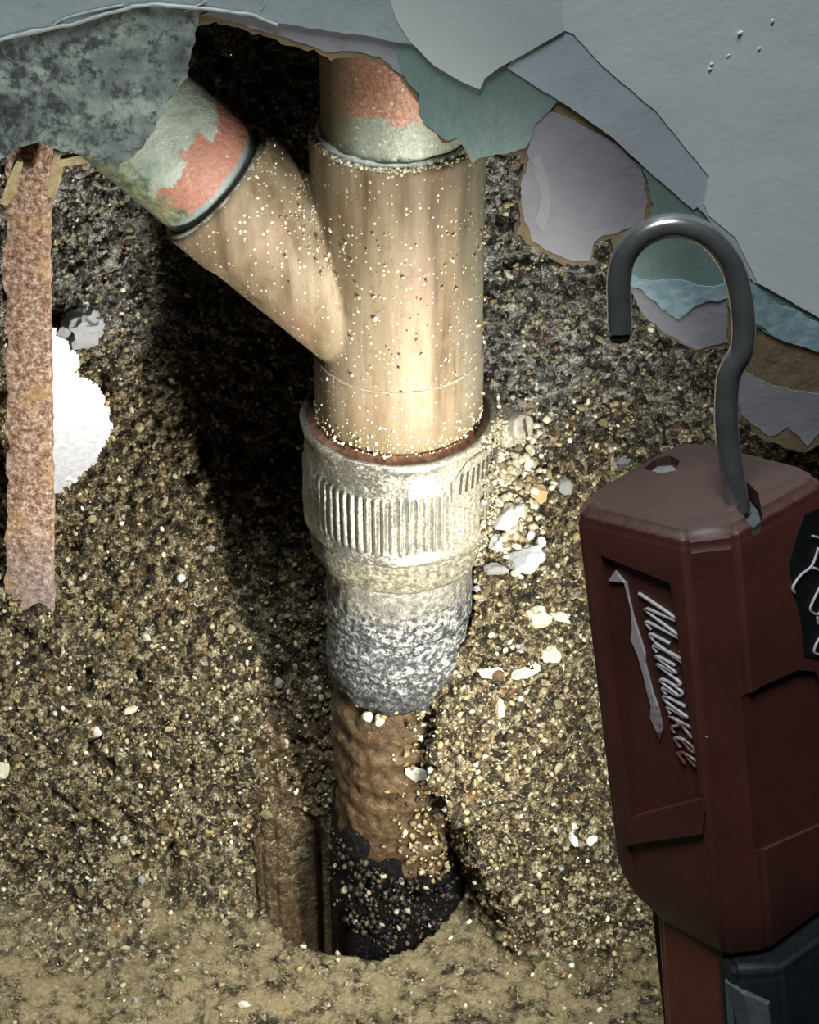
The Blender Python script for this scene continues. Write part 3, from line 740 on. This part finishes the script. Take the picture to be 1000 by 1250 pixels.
for k in range(9):
    a = R_(307 + k * 4.6); n = Vector((math.cos(a), math.sin(a), 0)); t = Vector((-math.sin(a), math.cos(a), 0))
    c = n * 32.45; z0, z1 = 202.0, 209.5; sl = 0.7
    V = []
    for rr in (0, .3):
        for (s_, z) in ((-.45, z0), (.45, z0), (.45 + sl, z1), (-.45 + sl, z1)): V.append(tuple(c + n * rr + t * s_ + Vector((0, 0, z - 163))))
    mobj('slot', V, [(0, 1, 2, 3), (7, 6, 5, 4), (0, 4, 5, 1), (1, 5, 6, 2), (2, 6, 7, 3), (3, 7, 4, 0)], DARKSLOT, cb, False)
# worm screw housing at the back right
def boxm(c, ex, ey, ez, hx, hy, hz, bev=0.6):
    bm = bmesh.new(); bmesh.ops.create_cube(bm, size=2)
    M = Matrix((ex, ey, ez)).transposed()
    for v in bm.verts: v.co = Vector((v.co.x * hx, v.co.y * hy, v.co.z * hz))
    if bev: bmesh.ops.bevel(bm, geom=bm.edges[:], offset=bev, segments=2, affect='EDGES')
    V = [tuple(M @ v.co + c) for v in bm.verts]; F = [[v.index for v in f.verts] for f in bm.faces]
    bm.free(); return V, F
a = R_(8); nn = Vector((math.cos(a), math.sin(a), 0)); tt = Vector((-math.sin(a), math.cos(a), 0)); zz = Vector((0, 0, 1))
V, F = boxm(nn * 35.5 + zz * 207 , nn, tt, zz, 3.4, 5.5, 5.2, 1.0); hs = cpart('screw_housing', V, F, STEEL, True, 40)
sd = (nn * .55 - tt * .75 + zz * .25).normalized(); so = nn * 38.5 - tt * 3.0 + zz * 209
rq = sd.to_track_quat('Z', 'Y').to_matrix()
V, F = lathe([(3.0, 0), (4.6, 0.2), (4.6, 3.0), (3.9, 3.8), (1.2, 3.9), (0.01, 3.2)], 24); V = [tuple(rq @ Vector(v) + so) for v in V]
sw = cpart('clamp_screw', V, F, m_stone('dusty_screw', (.20, .175, .12), (.46, .42, .33), 0.5, 0.6), True, 40)
V, F = boxm(rq @ Vector((0, 0, 3.9)) + so - Vector((0, 0, 163)), rq.col[0], rq.col[1], rq.col[2], .5, 3.2, .25, 0); mobj('screw_slot', V, F, DARKSLOT, sw, False)
# mortar crumbs thrown over the right side of the coupling
fp, fn = [], []
for _ in range(1500):
    a = R_(min(20, random.gauss(345, 28) - 0)) if random.random() < .5 else R_(random.uniform(325, 385)); z = random.choice([random.gauss(178, 5), random.gauss(216, 2), random.uniform(168, 216)])
    n = Vector((math.cos(a), math.sin(a), 0)); rr = 32.2 if z > 178 else 30.6
    if 199 < z < 214 and a < R_(380): rr = 32.8
    fp.append(tuple(n * rr + Vector((0, 0, z - 163)))); fn.append(tuple(n))
grit('mortar_crumbs', np.array(fp), np.array(fn), 0.3 + 0.9 * rng.random(len(fp)) ** 3, cp, np.array([(.46, .43, .32), (.34, .30, .20), (.2, .16, .09), (.56, .54, .47)]), np.array([.35, .3, .2, .15]))

rp, rn = [], []
for _ in range(420):
    x = random.gauss(40, 5); z = random.gauss(178, 14)
    loc, nor, i_, d_ = BVH.ray_cast(Vector((x, -80, z + 25)), Vector((0, 1, -.35)).normalized())
    if loc is None: continue
    if math.hypot(loc.x, loc.y) < 36: continue
    rp.append(tuple(loc)); rn.append(tuple(-nor if nor.y > 0 else nor))
grit('mortar_rubble', np.array(rp), np.array(rn), 0.6 + 1.5 * rng.random(len(rp)) ** 2, GROUND, np.array([(.60, .57, .45), (.42, .38, .26), (.24, .19, .11), (.72, .70, .62)]), np.array([.35, .3, .2, .15]))
# ------------------------------------------------------------------ old pipe going down into the hole
op = thing('old_drain_stub', 'corroded old drain pipe stub, grey above and rusted black below, sunk in the hole', 'pipe', (0, 0, -66))
def opart(name, V, F, m): return mobj(name, [(a, b, c + 66) for a, b, c in V], F, m, op)
def rag(r, z, a):
    c, s = math.cos(a), math.sin(a)
    return r + 0.5 * n1(25 * c, 25 * s, z, 9, 31) + 0.35 * n1(25 * c, 25 * s, z, 3, 32)
zs = np.linspace(163, 108, 40)
prof = [(24.8 + (0.7 if z < 118 and z > 112 else 0), z) for z in zs]
V, F = lathe([(22.0, 163)] + prof + [(23.8, 106.4), (21.0, 106)], 120, rag)
# broken lower edge
V = [(x, y, z + (2.6 * n1(x, y, 3, 6, 33) + 1.5 * n1(x, y, 3, 2.2, 34) if z < 112 else 0)) for x, y, z in V]
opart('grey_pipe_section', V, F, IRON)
for z, rr, th in ((124, 24.9, .5), (137, 24.8, .4)):
    V, F = [], []
    o = ring('lead_wrinkle', rr, th, z, IRON, op, seg=90, jig=1.4, seed=int(z))
def rag2(r, z, a):
    c, s = math.cos(a), math.sin(a)
    ridge = 0.9 * math.sin(z * 0.55 + 1.5 * n1(20 * c, 20 * s, 0, 12, 41))
    return r + 0.9 * n1(25 * c, 25 * s, z, 10, 42) + 0.7 * n1(25 * c, 25 * s, z, 3.5, 43) + (ridge * 0.5 if r > 20 else 0)
prof = [(20.5, 112), (21.2, 101), (22.6, 99)] + [(23.4, z) for z in np.linspace(97, 60, 30)] + [(22.3, 58)] + [(22.8, z) for z in np.linspace(56, -66, 60)] + [(19, -66)]
V, F = lathe(prof, 120, rag2); opart('rusted_pipe_section', V, F, RUST)
V, F = lathe([(22.6, 34), (24.2, 31), (25.4, 26), (25.2, 20), (26.2, 14), (25.8, 4), (26.6, -6), (26.0, -30), (25, -60)], 100, lambda r, z, a: r + 1.3 * n1(25 * math.cos(a), 25 * math.sin(a), z, 7, 51) + 0.9 * n1(25 * math.cos(a), 25 * math.sin(a), z, 2.8, 52))
V = [(x, y, z + (9 * n1(x, y, 3, 9, 53) - x * .35 if z > 20 else 0)) for x, y, z in V]
opart('tar_collar', V, F, TAR)
fp, fn = [], []
for _ in range(420):
    a = R_(random.gauss(262, 32)); z = random.uniform(-12, 30) - 12 * math.cos(a); n = Vector((math.cos(a), math.sin(a), 0))
    fp.append(tuple(n * 26.2 + Vector((0, 0, z + 66)))); fn.append(tuple(n))
grit('tar_lumps', np.array(fp), np.array(fn), 0.5 + 1.1 * rng.random(len(fp)) ** 2, op, np.array([(.008, .008, .008), (.03, .022, .014), (.10, .07, .035), (.34, .30, .22)]), np.array([.5, .25, .18, .07]))
fp, fn = [], []
for _ in range(700):
    a = R_(random.gauss(310, 22)); z = random.uniform(20, 112); n = Vector((math.cos(a), math.sin(a), 0))
    fp.append(tuple(n * 23.6 + Vector((0, 0, z + 66)))); fn.append(tuple(n))
grit('caked_dirt', np.array(fp), np.array(fn), 0.4 + 1.0 * rng.random(len(fp)) ** 2, op)
for k, (x, z, w_, h_) in enumerate([(-11, 103, 2.4, 3.0), (-7, 103, 2.2, 3.2)]):
    me = lump(300 + k, .9, .3, 2); me.materials.append(CREAM); o = link('mortar_crumb', me, op)
    o.location = (x * MM, -math.sqrt(23.5 ** 2 - x * x) * MM, (z + 66) * MM); o.scale = (w_ * MM, w_ * MM, h_ * MM)
me = lump(310, .9, .4, 2); me.materials.append(STONES[1]); o = link('mortar_crumb', me, op)
o.location = (6 * MM, -23.6 * MM, (79 + 66) * MM); o.scale = (5 * MM, 2.4 * MM, 4 * MM)

# ------------------------------------------------------------------ rusted steel strip at the left
bar = thing('rusted_steel_strip', 'flat flaking rust-pink steel strip standing upright at the left edge', 'metal strip', (-136, 44, 70))
def barmesh():
    zs = np.linspace(70, 305, 150); V, F = [], []
    for z in zs:
        u = (z - 95) / 200
        xc = -136.5 + 0.5 * math.sin(z * .02) + 19.0 * u; hw = 8.6 - 1.2 * u; y = 47.0 - 7 * u
        jr = 0.5 * n1(9, 0, z, 6, 61) + .25 * n1(9, 0, z, 2, 62); jl = 1.6 * n1(1, 0, z, 10, 63) + .8 * n1(1, 0, z, 3, 64)
        for (x, dy) in ((-hw - jl, 0.8), (-hw * .4, -0.4), (0, -.9 + .5 * n1(0, 0, z, 4, 65)), (hw * .5, -.6 + .4 * n1(5, 0, z, 4, 66)), (hw - .9 + jr, -1.0), (hw + jr, -.2), (hw + jr, 3.6), (-hw - jl, 3.6)):
            V.append((xc + x + 136, y + dy - 44, z - 70))
    n = len(zs)
    for i in range(n - 1):
        for q in range(8): F.append((i * 8 + q, i * 8 + (q + 1) % 8, i * 8 + 8 + (q + 1) % 8, i * 8 + 8 + q))
    F.append(tuple(range(7, -1, -1))); F.append(tuple((n - 1) * 8 + q for q in range(8)))
    o = mobj('strip', V, F, BARM, bar, True, 50)
    for v in o.data.vertices: v.co += Vector((-136, 44, 70)) * MM
    o.location = Vector((136, -44, -70)) * MM
barmesh()
def splinter(px, py, L, ang, w_, Y, label):
    p = at_y(px, py, Y); V = []
    d = Vector((math.sin(ang), .1, math.cos(ang))); s = Vector((math.cos(ang), 0, -math.sin(ang))); n = Vector((0, 1, 0))
    for t, ww in ((-.5, .75), (-.2, 1), (.2, .9), (.42, .8), (.5, .35)):
        for (a, b) in ((-1, -.35), (1, -.35), (1, .35), (-1, .35)):
            V.append(tuple(p + d * L * t + s * (a * w_ * ww * .5 + .3 * random.uniform(-1, 1)) + n * b * w_))
    F = []
    for i in range(4):
        for q in range(4): F.append((i * 4 + q, i * 4 + (q + 1) % 4, i * 4 + 4 + (q + 1) % 4, i * 4 + 4 + q))
    F += [(3, 2, 1, 0), (16, 17, 18, 19)]
    o = mobj('wood_splinter', V, F, WOOD, None, False); setp(o, label, 'wood splinter', 'wood splinters under the paint skin'); return o
splinter(69, 208, 18, math.radians(14), 3.6, 30, 'upright straw-yellow wood splinter just right of the rusted strip top')
splinter(15, 222, 16, math.radians(22), 3.2, 30, 'yellow wood splinter at the left edge behind the rusted strip')
splinter(104, 192, 15, math.radians(82), 3.2, 26, 'short flat wood splinter lying under the paint skin near the branch pipe')

# ------------------------------------------------------------------ loose chunks on the dirt
def chunk(name, px, py, w_, h_, m, label, cat, seed, flat=.6, jag=.5, rz=0.0, sub=3, group=None):
    loc, nor = hit(px, py); dep = (loc - CAM).dot(FW); s = dep / FPX
    me = lump(seed, flat, jag, sub); me.materials.append(m)
    if sub > 2: me.polygons.foreach_set('use_smooth', [True] * len(me.polygons)); me.set_sharp_from_angle(angle=math.radians(28))
    o = link(name, me)
    nz = nor.normalized(); nx = (RT - nz * RT.dot(nz)).normalized(); ny = nz.cross(nx)
    M = Matrix((nx, ny, nz)).transposed() @ Matrix.Rotation(rz, 3, 'Z')
    o.matrix_world = Matrix.LocRotScale(loc * MM + nz * MM * .25 * min(w_, h_) * s * .5, M.to_quaternion(), Vector((w_ * s * .5, h_ * s * .55, min(w_, h_) * s * .5)) * MM)
    return setp(o, label, cat, group)
chunk('plaster_chunk', 642, 684, 58, 34, GREYPL, 'largest jagged pale grey plaster chunk on the dirt right of the coupling', 'plaster chunk', 401, .55, .7, .5)
chunk('plaster_chunk', 606, 694, 26, 24, STONES[4], 'small dark grey lump between the coupling and the pale grey chunk', 'plaster chunk', 402)
chunk('orange_flake', 660, 604, 38, 26, ORANGE, 'orange and cream flake lying right of the clamp screw', 'stone flake', 403, .4, .6, -.4)
chunk('stone_chip', 692, 592, 30, 22, STONES[4], 'dull grey stone chip beside the top corner of the red worklight', 'stone', 404)
chunk('plaster_chunk', 655, 752, 44, 40, CREAM, 'square cream plaster lump below the pale grey chunk', 'plaster chunk', 405, .5, .8, .3)
chunk('plaster_chunk', 684, 752, 30, 14, CREAM, 'thin cream sliver pointing toward the worklight', 'plaster chunk', 406, .5, .6, -.5)
chunk('plaster_chunk', 640, 822, 46, 22, CREAM, 'broad flat cream flake beside the grey pipe section', 'plaster chunk', 407, .35, .8, .2)
chunk('plaster_chunk', 598, 820, 30, 16, CREAM, 'narrow cream flake touching the grey pipe section', 'plaster chunk', 408, .35, .8, -.2)
chunk('plaster_chunk', 672, 800, 26, 22, CREAM, 'rounded cream crumb above the broad flat flake', 'plaster chunk', 409, .6, .8, .2)
chunk('plaster_chunk', 612, 865, 30, 20, CREAM, 'cream crumb on the mound under the two flat flakes', 'plaster chunk', 410, .5, .8, .8)
chunk('mortar_lump', 622, 632, 40, 34, CHALK, 'pale mortar lump pressed against the right side of the coupling', 'mortar lump', 421, .6, .8, .3)
chunk('mortar_lump', 610, 664, 30, 26, CHALK, 'smaller pale mortar lump under the one beside the coupling', 'mortar lump', 422, .6, .8, .9)
chunk('white_chip', 220, 706, 18, 13, CHALK, 'bright white chip on the dirt left of the dark pipe shadow', 'stone', 411, .6, .5, .6)
chunk('white_chip', 700, 1024, 13, 20, CHALK, 'white upright chip left of the worklight, lower left of a pair', 'stone', 412, .6, .5, .4)
chunk('white_chip', 722, 1026, 16, 11, CHALK, 'white chip nearest the red worklight, right one of a pair', 'stone', 413, .6, .5, .2)
chunk('white_chip', 699, 1009, 13, 11, CHALK, 'small white chip above the pair by the worklight', 'stone', 417, .6, .5, .2)
chunk('mortar_lump', 100, 392, 66, 74, GREYPL, 'large pale grey mortar lump above the bright white breach', 'mortar lump', 414, .55, .8, .3)
chunk('cream_stone', 163, 866, 24, 14, CREAM, 'cream oval stone on the dirt below the end of the rusted strip', 'stone', 415, .6, .4, .5)
chunk('white_chip', 385, 828, 10, 10, CHALK, 'lone white speck in the dark beside the grey pipe section', 'stone', 416)
chunk('white_chip', 90, 580, 14, 8, CHALK, 'pale pebble on the lower lip of the bright breach', 'stone', 418)
chunk('cream_stone', 4, 935, 22, 34, CREAM, 'pale stone cut by the left edge of the picture', 'stone', 419)
chunk('cream_stone', 118, 892, 16, 13, CHALK, 'white crumb on the dirt left of the cream oval stone', 'stone', 420)

# ------------------------------------------------------------------ red worklight
TOP = on_plane(853, 600, CAM + FW * 620, FW)                   # centre of the cap
BOT = on_plane(898, 1100, CAM + FW * (620 + 52), FW)
UX = (TOP - BOT).normalized()
XX = (RT - UX * RT.dot(UX)).normalized(); YY = UX.cross(XX)    # YY points away from the camera
WM = Matrix((XX, YY, UX)).transposed().to_4x4(); WM.translation = TOP * MM
WI = Matrix((XX, YY, UX))                                      # world dir -> local
wl = thing('worklight', 'red handheld worklight with a steel hook standing at the right', 'worklight')
wl.matrix_world = WM
def loc3(p): return WI @ (Vector(p) - TOP)
def lray(px, py, p0, n):                                       # pixel -> local point on a local plane
    d = WI @ ray(px, py); o = loc3(CAM); return o + d * ((Vector(p0) - o).dot(n) / d.dot(n))
def section(L, Bk, Rr, Fr, ch, cc=3.0):
    """chamfered diamond: left, back, right, front reach, width of the front chamfer"""
    P = [(-L, -cc), (-L, cc), (-cc, Bk), (cc, Bk), (Rr, cc), (Rr, -cc), (ch / 2, -Fr), (-ch / 2, -Fr)]
    return P
def loft(secs, name, m, parent, bev=1.2, seg=3, sharp=40):
    bm = bmesh.new(); rings = []
    for z, P in secs: rings.append([bm.verts.new((x * MM, y * MM, z * MM)) for x, y in P])
    n = len(rings[0])
    for i in range(len(rings) - 1):
        for k in range(n): bm.faces.new((rings[i][k], rings[i][(k + 1) % n], rings[i + 1][(k + 1) % n], rings[i + 1][k]))
    bm.faces.new(rings[0][::-1]); bm.faces.new(rings[-1])
    bmesh.ops.recalc_face_normals(bm, faces=bm.faces)
    if bev: bmesh.ops.bevel(bm, geom=[e for e in bm.edges if e.calc_face_angle(0) > math.radians(18)], offset=bev * MM, segments=seg, affect='EDGES', clamp_overlap=True)
    me = bpy.data.meshes.new(name); bm.to_mesh(me); bm.free()
    me.polygons.foreach_set('use_smooth', [True] * len(me.polygons)); me.set_sharp_from_angle(angle=math.radians(sharp))
    me.materials.append(m); return link(name, me, parent)
NL = Vector((-1, -1, 0)).normalized(); NR_ = Vector((1, -1, 0)).normalized()
SEC = section(31, 31, 31, 25.5, 12.5)
NL = Vector((-(25.5 - 3), -(31 - 6.25), 0)); NL = Vector((-22.5, -24.75, 0)).normalized()      # true normal of the logo face
NR_ = Vector((22.5, -24.75, 0)).normalized()
PL0 = Vector((-31, -3, 0)); PR0 = Vector((31, -3, 0))
head = loft([(2.2, section(25, 25, 25, 18, 12, 4)), (0, section(29.5, 29.5, 29.5, 23.6, 12.4)), (-3, SEC), (-108, section(30.5, 31, 30.5, 25.5, 12.5)), (-117, section(27, 30, 29, 25, 12)), (-126, section(20.5, 26, 27, 22.5, 11))], 'housing', RED, wl, 1.4)
def prism(poly3, n, d0, d1, bevel=0):
    V = [tuple(Vector(p) + n * d0) for p in poly3] + [tuple(Vector(p) + n * d1) for p in poly3]; k = len(poly3)
    F = [tuple(range(k)), tuple(range(2 * k - 1, k - 1, -1))] + [(i, i + k, (i + 1) % k + k, (i + 1) % k) for i in range(k)]
    return V, F
def cut(target, V, F):
    c = mobj('cutter', V, F, RED, wl, False); m = target.modifiers.new('b', 'BOOLEAN'); m.operation = 'DIFFERENCE'; m.solver = 'EXACT'; m.object = c
    bpy.context.view_layer.update(); evaluated(target)
    me = c.data; bpy.data.objects.remove(c); bpy.data.meshes.remove(me)
def lface(pts): return [lray(px, py, PL0, NL) for px, py in pts]
def rface(pts): return [lray(px, py, PR0, NR_) for px, py in pts]
cut(head, *prism(lface([(733, 678), (818, 712), (856, 975), (770, 1000)]), NL, -1.7, 3))
cut(head, *prism(lface([(767, 1035), (858, 1018), (862, 1085), (820, 1160), (785, 1130)]), NL, -0.8, 3))
cut(head, *prism(rface([(906, 1050), (904, 866), (912, 850), (930, 838), (975, 818), (996, 820), (1003, 835), (1012, 1004)]), NR_, -1.3, 3))
# slots in the cap
def cap(pts): return [lray(px, py, (0, 0, 2.2), Vector((0, 0, 1))) for px, py in pts]
cut(head, *prism(cap([(886, 598), (896, 586), (912, 588), (926, 602), (930, 618), (920, 628), (902, 622)]), Vector((0, 0, 1)), -6, 4))
cut(head, *prism(cap([(786, 572), (800, 560), (818, 556), (830, 562), (826, 574), (806, 578)]), Vector((0, 0, 1)), -2.2, 3))
if not head.data.materials: head.data.materials.append(RED)
head.data.polygons.foreach_set('use_smooth', [True] * len(head.data.polygons)); head.data.set_sharp_from_angle(angle=math.radians(32))
V, F = prism(cap([(790, 576), (803, 567), (820, 566), (826, 571), (806, 577)]), Vector((0, 0, 1)), -2.4, -0.6); o = mobj('pivot_tab', V, F, SILV, wl, False); o['label'] = 'silvery tab in the cap'
V, F = prism(cap([(752, 566), (758, 561), (771, 562), (768, 567), (756, 569)]), Vector((0, 0, 1)), -0.6, 0.4); mobj('cap_mark', V, F, SILV, wl, False)
V, F = prism(cap([(905, 596), (914, 592), (924, 604), (927, 616), (919, 624), (906, 618)]), Vector((0, 0, 1)), -6.2, -4.5); mobj('hook_socket', V, F, GREYP, wl, False)
# raised ledge under the logo panel and ledge under the right-hand panel
V, F = prism(lface([(762, 1006), (776, 996), (858, 974), (862, 990), (860, 1016), (766, 1030)]), NL, -1.5, 0.9); mobj('panel_ledge', V, F, RED, wl, False)
V, F = prism(rface([(938, 1041), (1012, 1004), (1020, 1012), (1020, 1026), (938, 1060)]), NR_, -2.2, -0.35); mobj('panel_ledge', V, F, RED, wl, False)
# hook
HP = Vector((0, -12.5, 0)); HN = Vector((0, 1, 0))
hk = [(757, 404), (756, 372), (756, 340), (762, 313), (779, 291), (804, 278), (831, 276), (859, 285), (882, 306), (897, 333), (905, 366), (908, 400), (905, 428), (894, 448), (888, 470), (887, 520), (893, 570), (902, 622)]
hp = smooth_path([lray(a, b, HP, HN) for a, b in hk], 7)
V, F = tube(hp, 2.95, 18); hook = mobj('hook', V, F, CHROME, wl, True, 50)
tip = lray(757, 411, HP, HN)
V, F = tube([tip + Vector((0, 0, 2.4)), tip + Vector((0, 0, .8)), tip, tip - Vector((0, 0, .9)), tip - Vector((0, 0, 1.5))], [1.5, 1.6, 2.6, 2.2, .9], 16); mobj('hook_tip', V, F, BLACKP, hook)
# lower body: red neck, grey and black grip, foot
loft([(-122, section(21, 20, 20, 20, 10)), (-150, section(22, 21, 21, 21, 10)), (-200, section(23, 22, 22, 22, 10))], 'neck', m_plain('bright_red_plastic', (.13, .028, .018), 0.45), wl, 1.5)
grip_l = lray(872, 1185, PR0, NR_); bx_ = 0.0
def gsec(g, d): return [(-7 - g, -24 - d), (-4, -28 - d), (8, -29 - d), (35 + g, -5), (35 + g, 8), (20, 26), (4, 24), (-8, 0)]
loft([(-127, gsec(-2, -2)), (-130, gsec(0, 0)), (-210, gsec(1, 1))], 'grip', BLACKP, wl, 1.6)
V, F = prism([Vector((-6.6, -26.4, -131)), Vector((-2.2, -30.4, -133)), Vector((4, -30.6, -137)), Vector((5, -30.6, -205)), Vector((-7.6, -26.4, -205))], Vector((-.35, -.94, 0)).normalized(), -3.0, -0.2); mobj('grip_edge', V, F, GREYP, wl, False)
zf = (3.0 - TOP.z) / UX.z
loft([(-204, gsec(1, 1)), (-212, [(-30, -30), (-26, -34), (26, -34), (36, -24), (36, 26), (30, 32), (-26, 32), (-30, 28)]), (zf, [(-30, -30), (-26, -34), (26, -34), (36, -24), (36, 26), (30, 32), (-26, 32), (-30, 28)])], 'battery_foot', BLACKP, wl, 1.6)
# black plate standing in for a dark void at the right-hand corner, pale threads
V, F = prism(rface([(982, 628), (972, 655), (963, 690), (969, 720), (978, 760), (982, 800), (1024, 810), (1024, 610)]), NR_, -0.3, 0.25); void_plate = mobj('dark_void_plate', V, F, BLACKP, wl, False)
for st in [[(990, 600 + 54), (994, 655), (1010, 660)], [(998, 668), (990, 690), (976, 702), (967, 716), (969, 724)], [(990, 692), (1008, 700)], [(1004, 708), (992, 732), (988, 744), (996, 750), (1004, 742)], [(996, 752), (998, 762)], [(1006, 770), (996, 784), (993, 796), (1004, 800)]]:
    q = smooth_path([p + NR_ * .35 for p in rface(st)], 4); V, F = tube(q, .42, 6); mobj('thread_line', V, F, PALE, void_plate)
# emblem: lightning stroke and script lettering on the logo face
def off(ps, d): return [p + NL * d for p in ps]
def flatmark(px, parent, nm, m): V, F = prism(lface(px), NL, -1.8, -0.9); return mobj(nm, V, F, m, parent, False)
flatmark([(740, 711), (748, 699), (759, 713)], wl, 'lightning_tip', LETTER)
flatmark([(759, 713), (767, 745), (769, 770), (767, 782), (776, 803), (783, 828), (788, 850), (792, 864), (791, 878), (803, 906), (806, 893), (800, 866), (794, 850), (789, 832), (784, 812), (784, 801), (776, 775), (770, 757), (764, 730), (761, 713)], wl, 'lightning_stroke', LETTER)
GL = [[[(0, 0), (.42, 1.75), (.62, .1), (1.22, 1.75), (1.2, .1), (1.5, .2)]], [[(1.75, 1), (1.72, .1), (2.0, .2)], [(1.84, 1.45), (1.9, 1.5)]],
      [[(2.05, .2), (2.32, 1.2), (2.44, 1.8), (2.28, 1.75), (2.2, .8), (2.24, .1), (2.5, .2)]], [[(2.7, 1), (2.68, .05), (3.05, .95), (3.05, .05), (3.42, 1), (3.6, .9)]],
      [[(4.1, .85), (3.85, 1), (3.66, .4), (3.82, .03), (4.12, .8), (4.1, .05), (4.35, .15)]], [[(4.5, 1), (4.45, .1), (4.7, .05), (5.0, 1), (4.95, .05), (5.2, .15)]],
      [[(5.35, 0), (5.4, 1), (5.45, 1.85)], [(5.9, .95), (5.42, .48), (5.62, .35), (5.85, 0), (6.05, .1)]], [[(6.2, .4), (6.55, .7), (6.45, 1), (6.2, .55), (6.3, .03), (6.65, .2)]], [[(6.85, .4), (7.2, .7), (7.1, 1), (6.85, .55), (6.95, .03), (7.35, .25)]]]
for strokes in GL:
    V, F = [], []
    for st in strokes:
        pix = []
        for (a_, b_) in st:
            a_ = a_ + .38 * b_
            pix.append((776 + a_ * 6.9 + b_ * 23.5, 727 + a_ * 28.0 + b_ * 2.0))
        q = smooth_path(off(lface(pix), -1.35), 5); v, f = tube(q, .52, 6); n0 = len(V); V += v; F += [tuple(k + n0 for k in ff) for ff in f]
    mobj('script_letter', V, F, LETTER, wl)
for st in [[(823, 746), (832, 762), (842, 779)], [(831, 801), (840, 815), (851, 831)]]:
    q = off(lface(st), -1.3 if st[0][1] < 790 else -1.2); V, F = tube(q, .5, 6); mobj('lettering_flourish', V, F, LETTER, wl)
# LED panel on the face turned to the pipes
NB = Vector((-1, 1, 0)).normalized(); TB = Vector((1, 1, 0)).normalized(); CB = Vector((-17, 17, 0))
def rect(c, t, hw, z0, z1): return [c + t * -hw + Vector((0, 0, z0)), c + t * hw + Vector((0, 0, z0)), c + t * hw + Vector((0, 0, z1)), c + t * -hw + Vector((0, 0, z1))]
V, F = prism(rect(CB, TB, 7, -196, -20), NB, -9, 0.8); mobj('lamp_bezel', V, F, BLACKP, wl, False)
gl = G('lit_lens'); LENS = gl.done((.9, .9, .85), 0.3, emit=(1.0, .94, .80), estr=6.0)
V, F = prism(rect(CB, TB, 5, -192, -24), NB, 0.5, 1.4); mobj('lamp_lens', V, F, LENS, wl, False)
al = bpy.data.lights.new('led_strip', 'AREA'); al.shape = 'RECTANGLE'; al.size = 9 * MM; al.size_y = 164 * MM; al.energy = LED_POWER; al.color = (1.0, .975, .915); al.spread = math.radians(128)
ao = bpy.data.objects.new('led_strip', al); COL.objects.link(ao); ao.parent = wl
zb = -NB; M = Matrix((TB, Vector((0, 0, 1)).cross(Vector((0, 0, 0))) if False else zb.cross(TB), zb)).transposed()
ao.matrix_local = Matrix.LocRotScale((CB + NB * 2.2 + Vector((0, 0, -108))) * MM, M.to_quaternion(), Vector((1, 1, 1)))
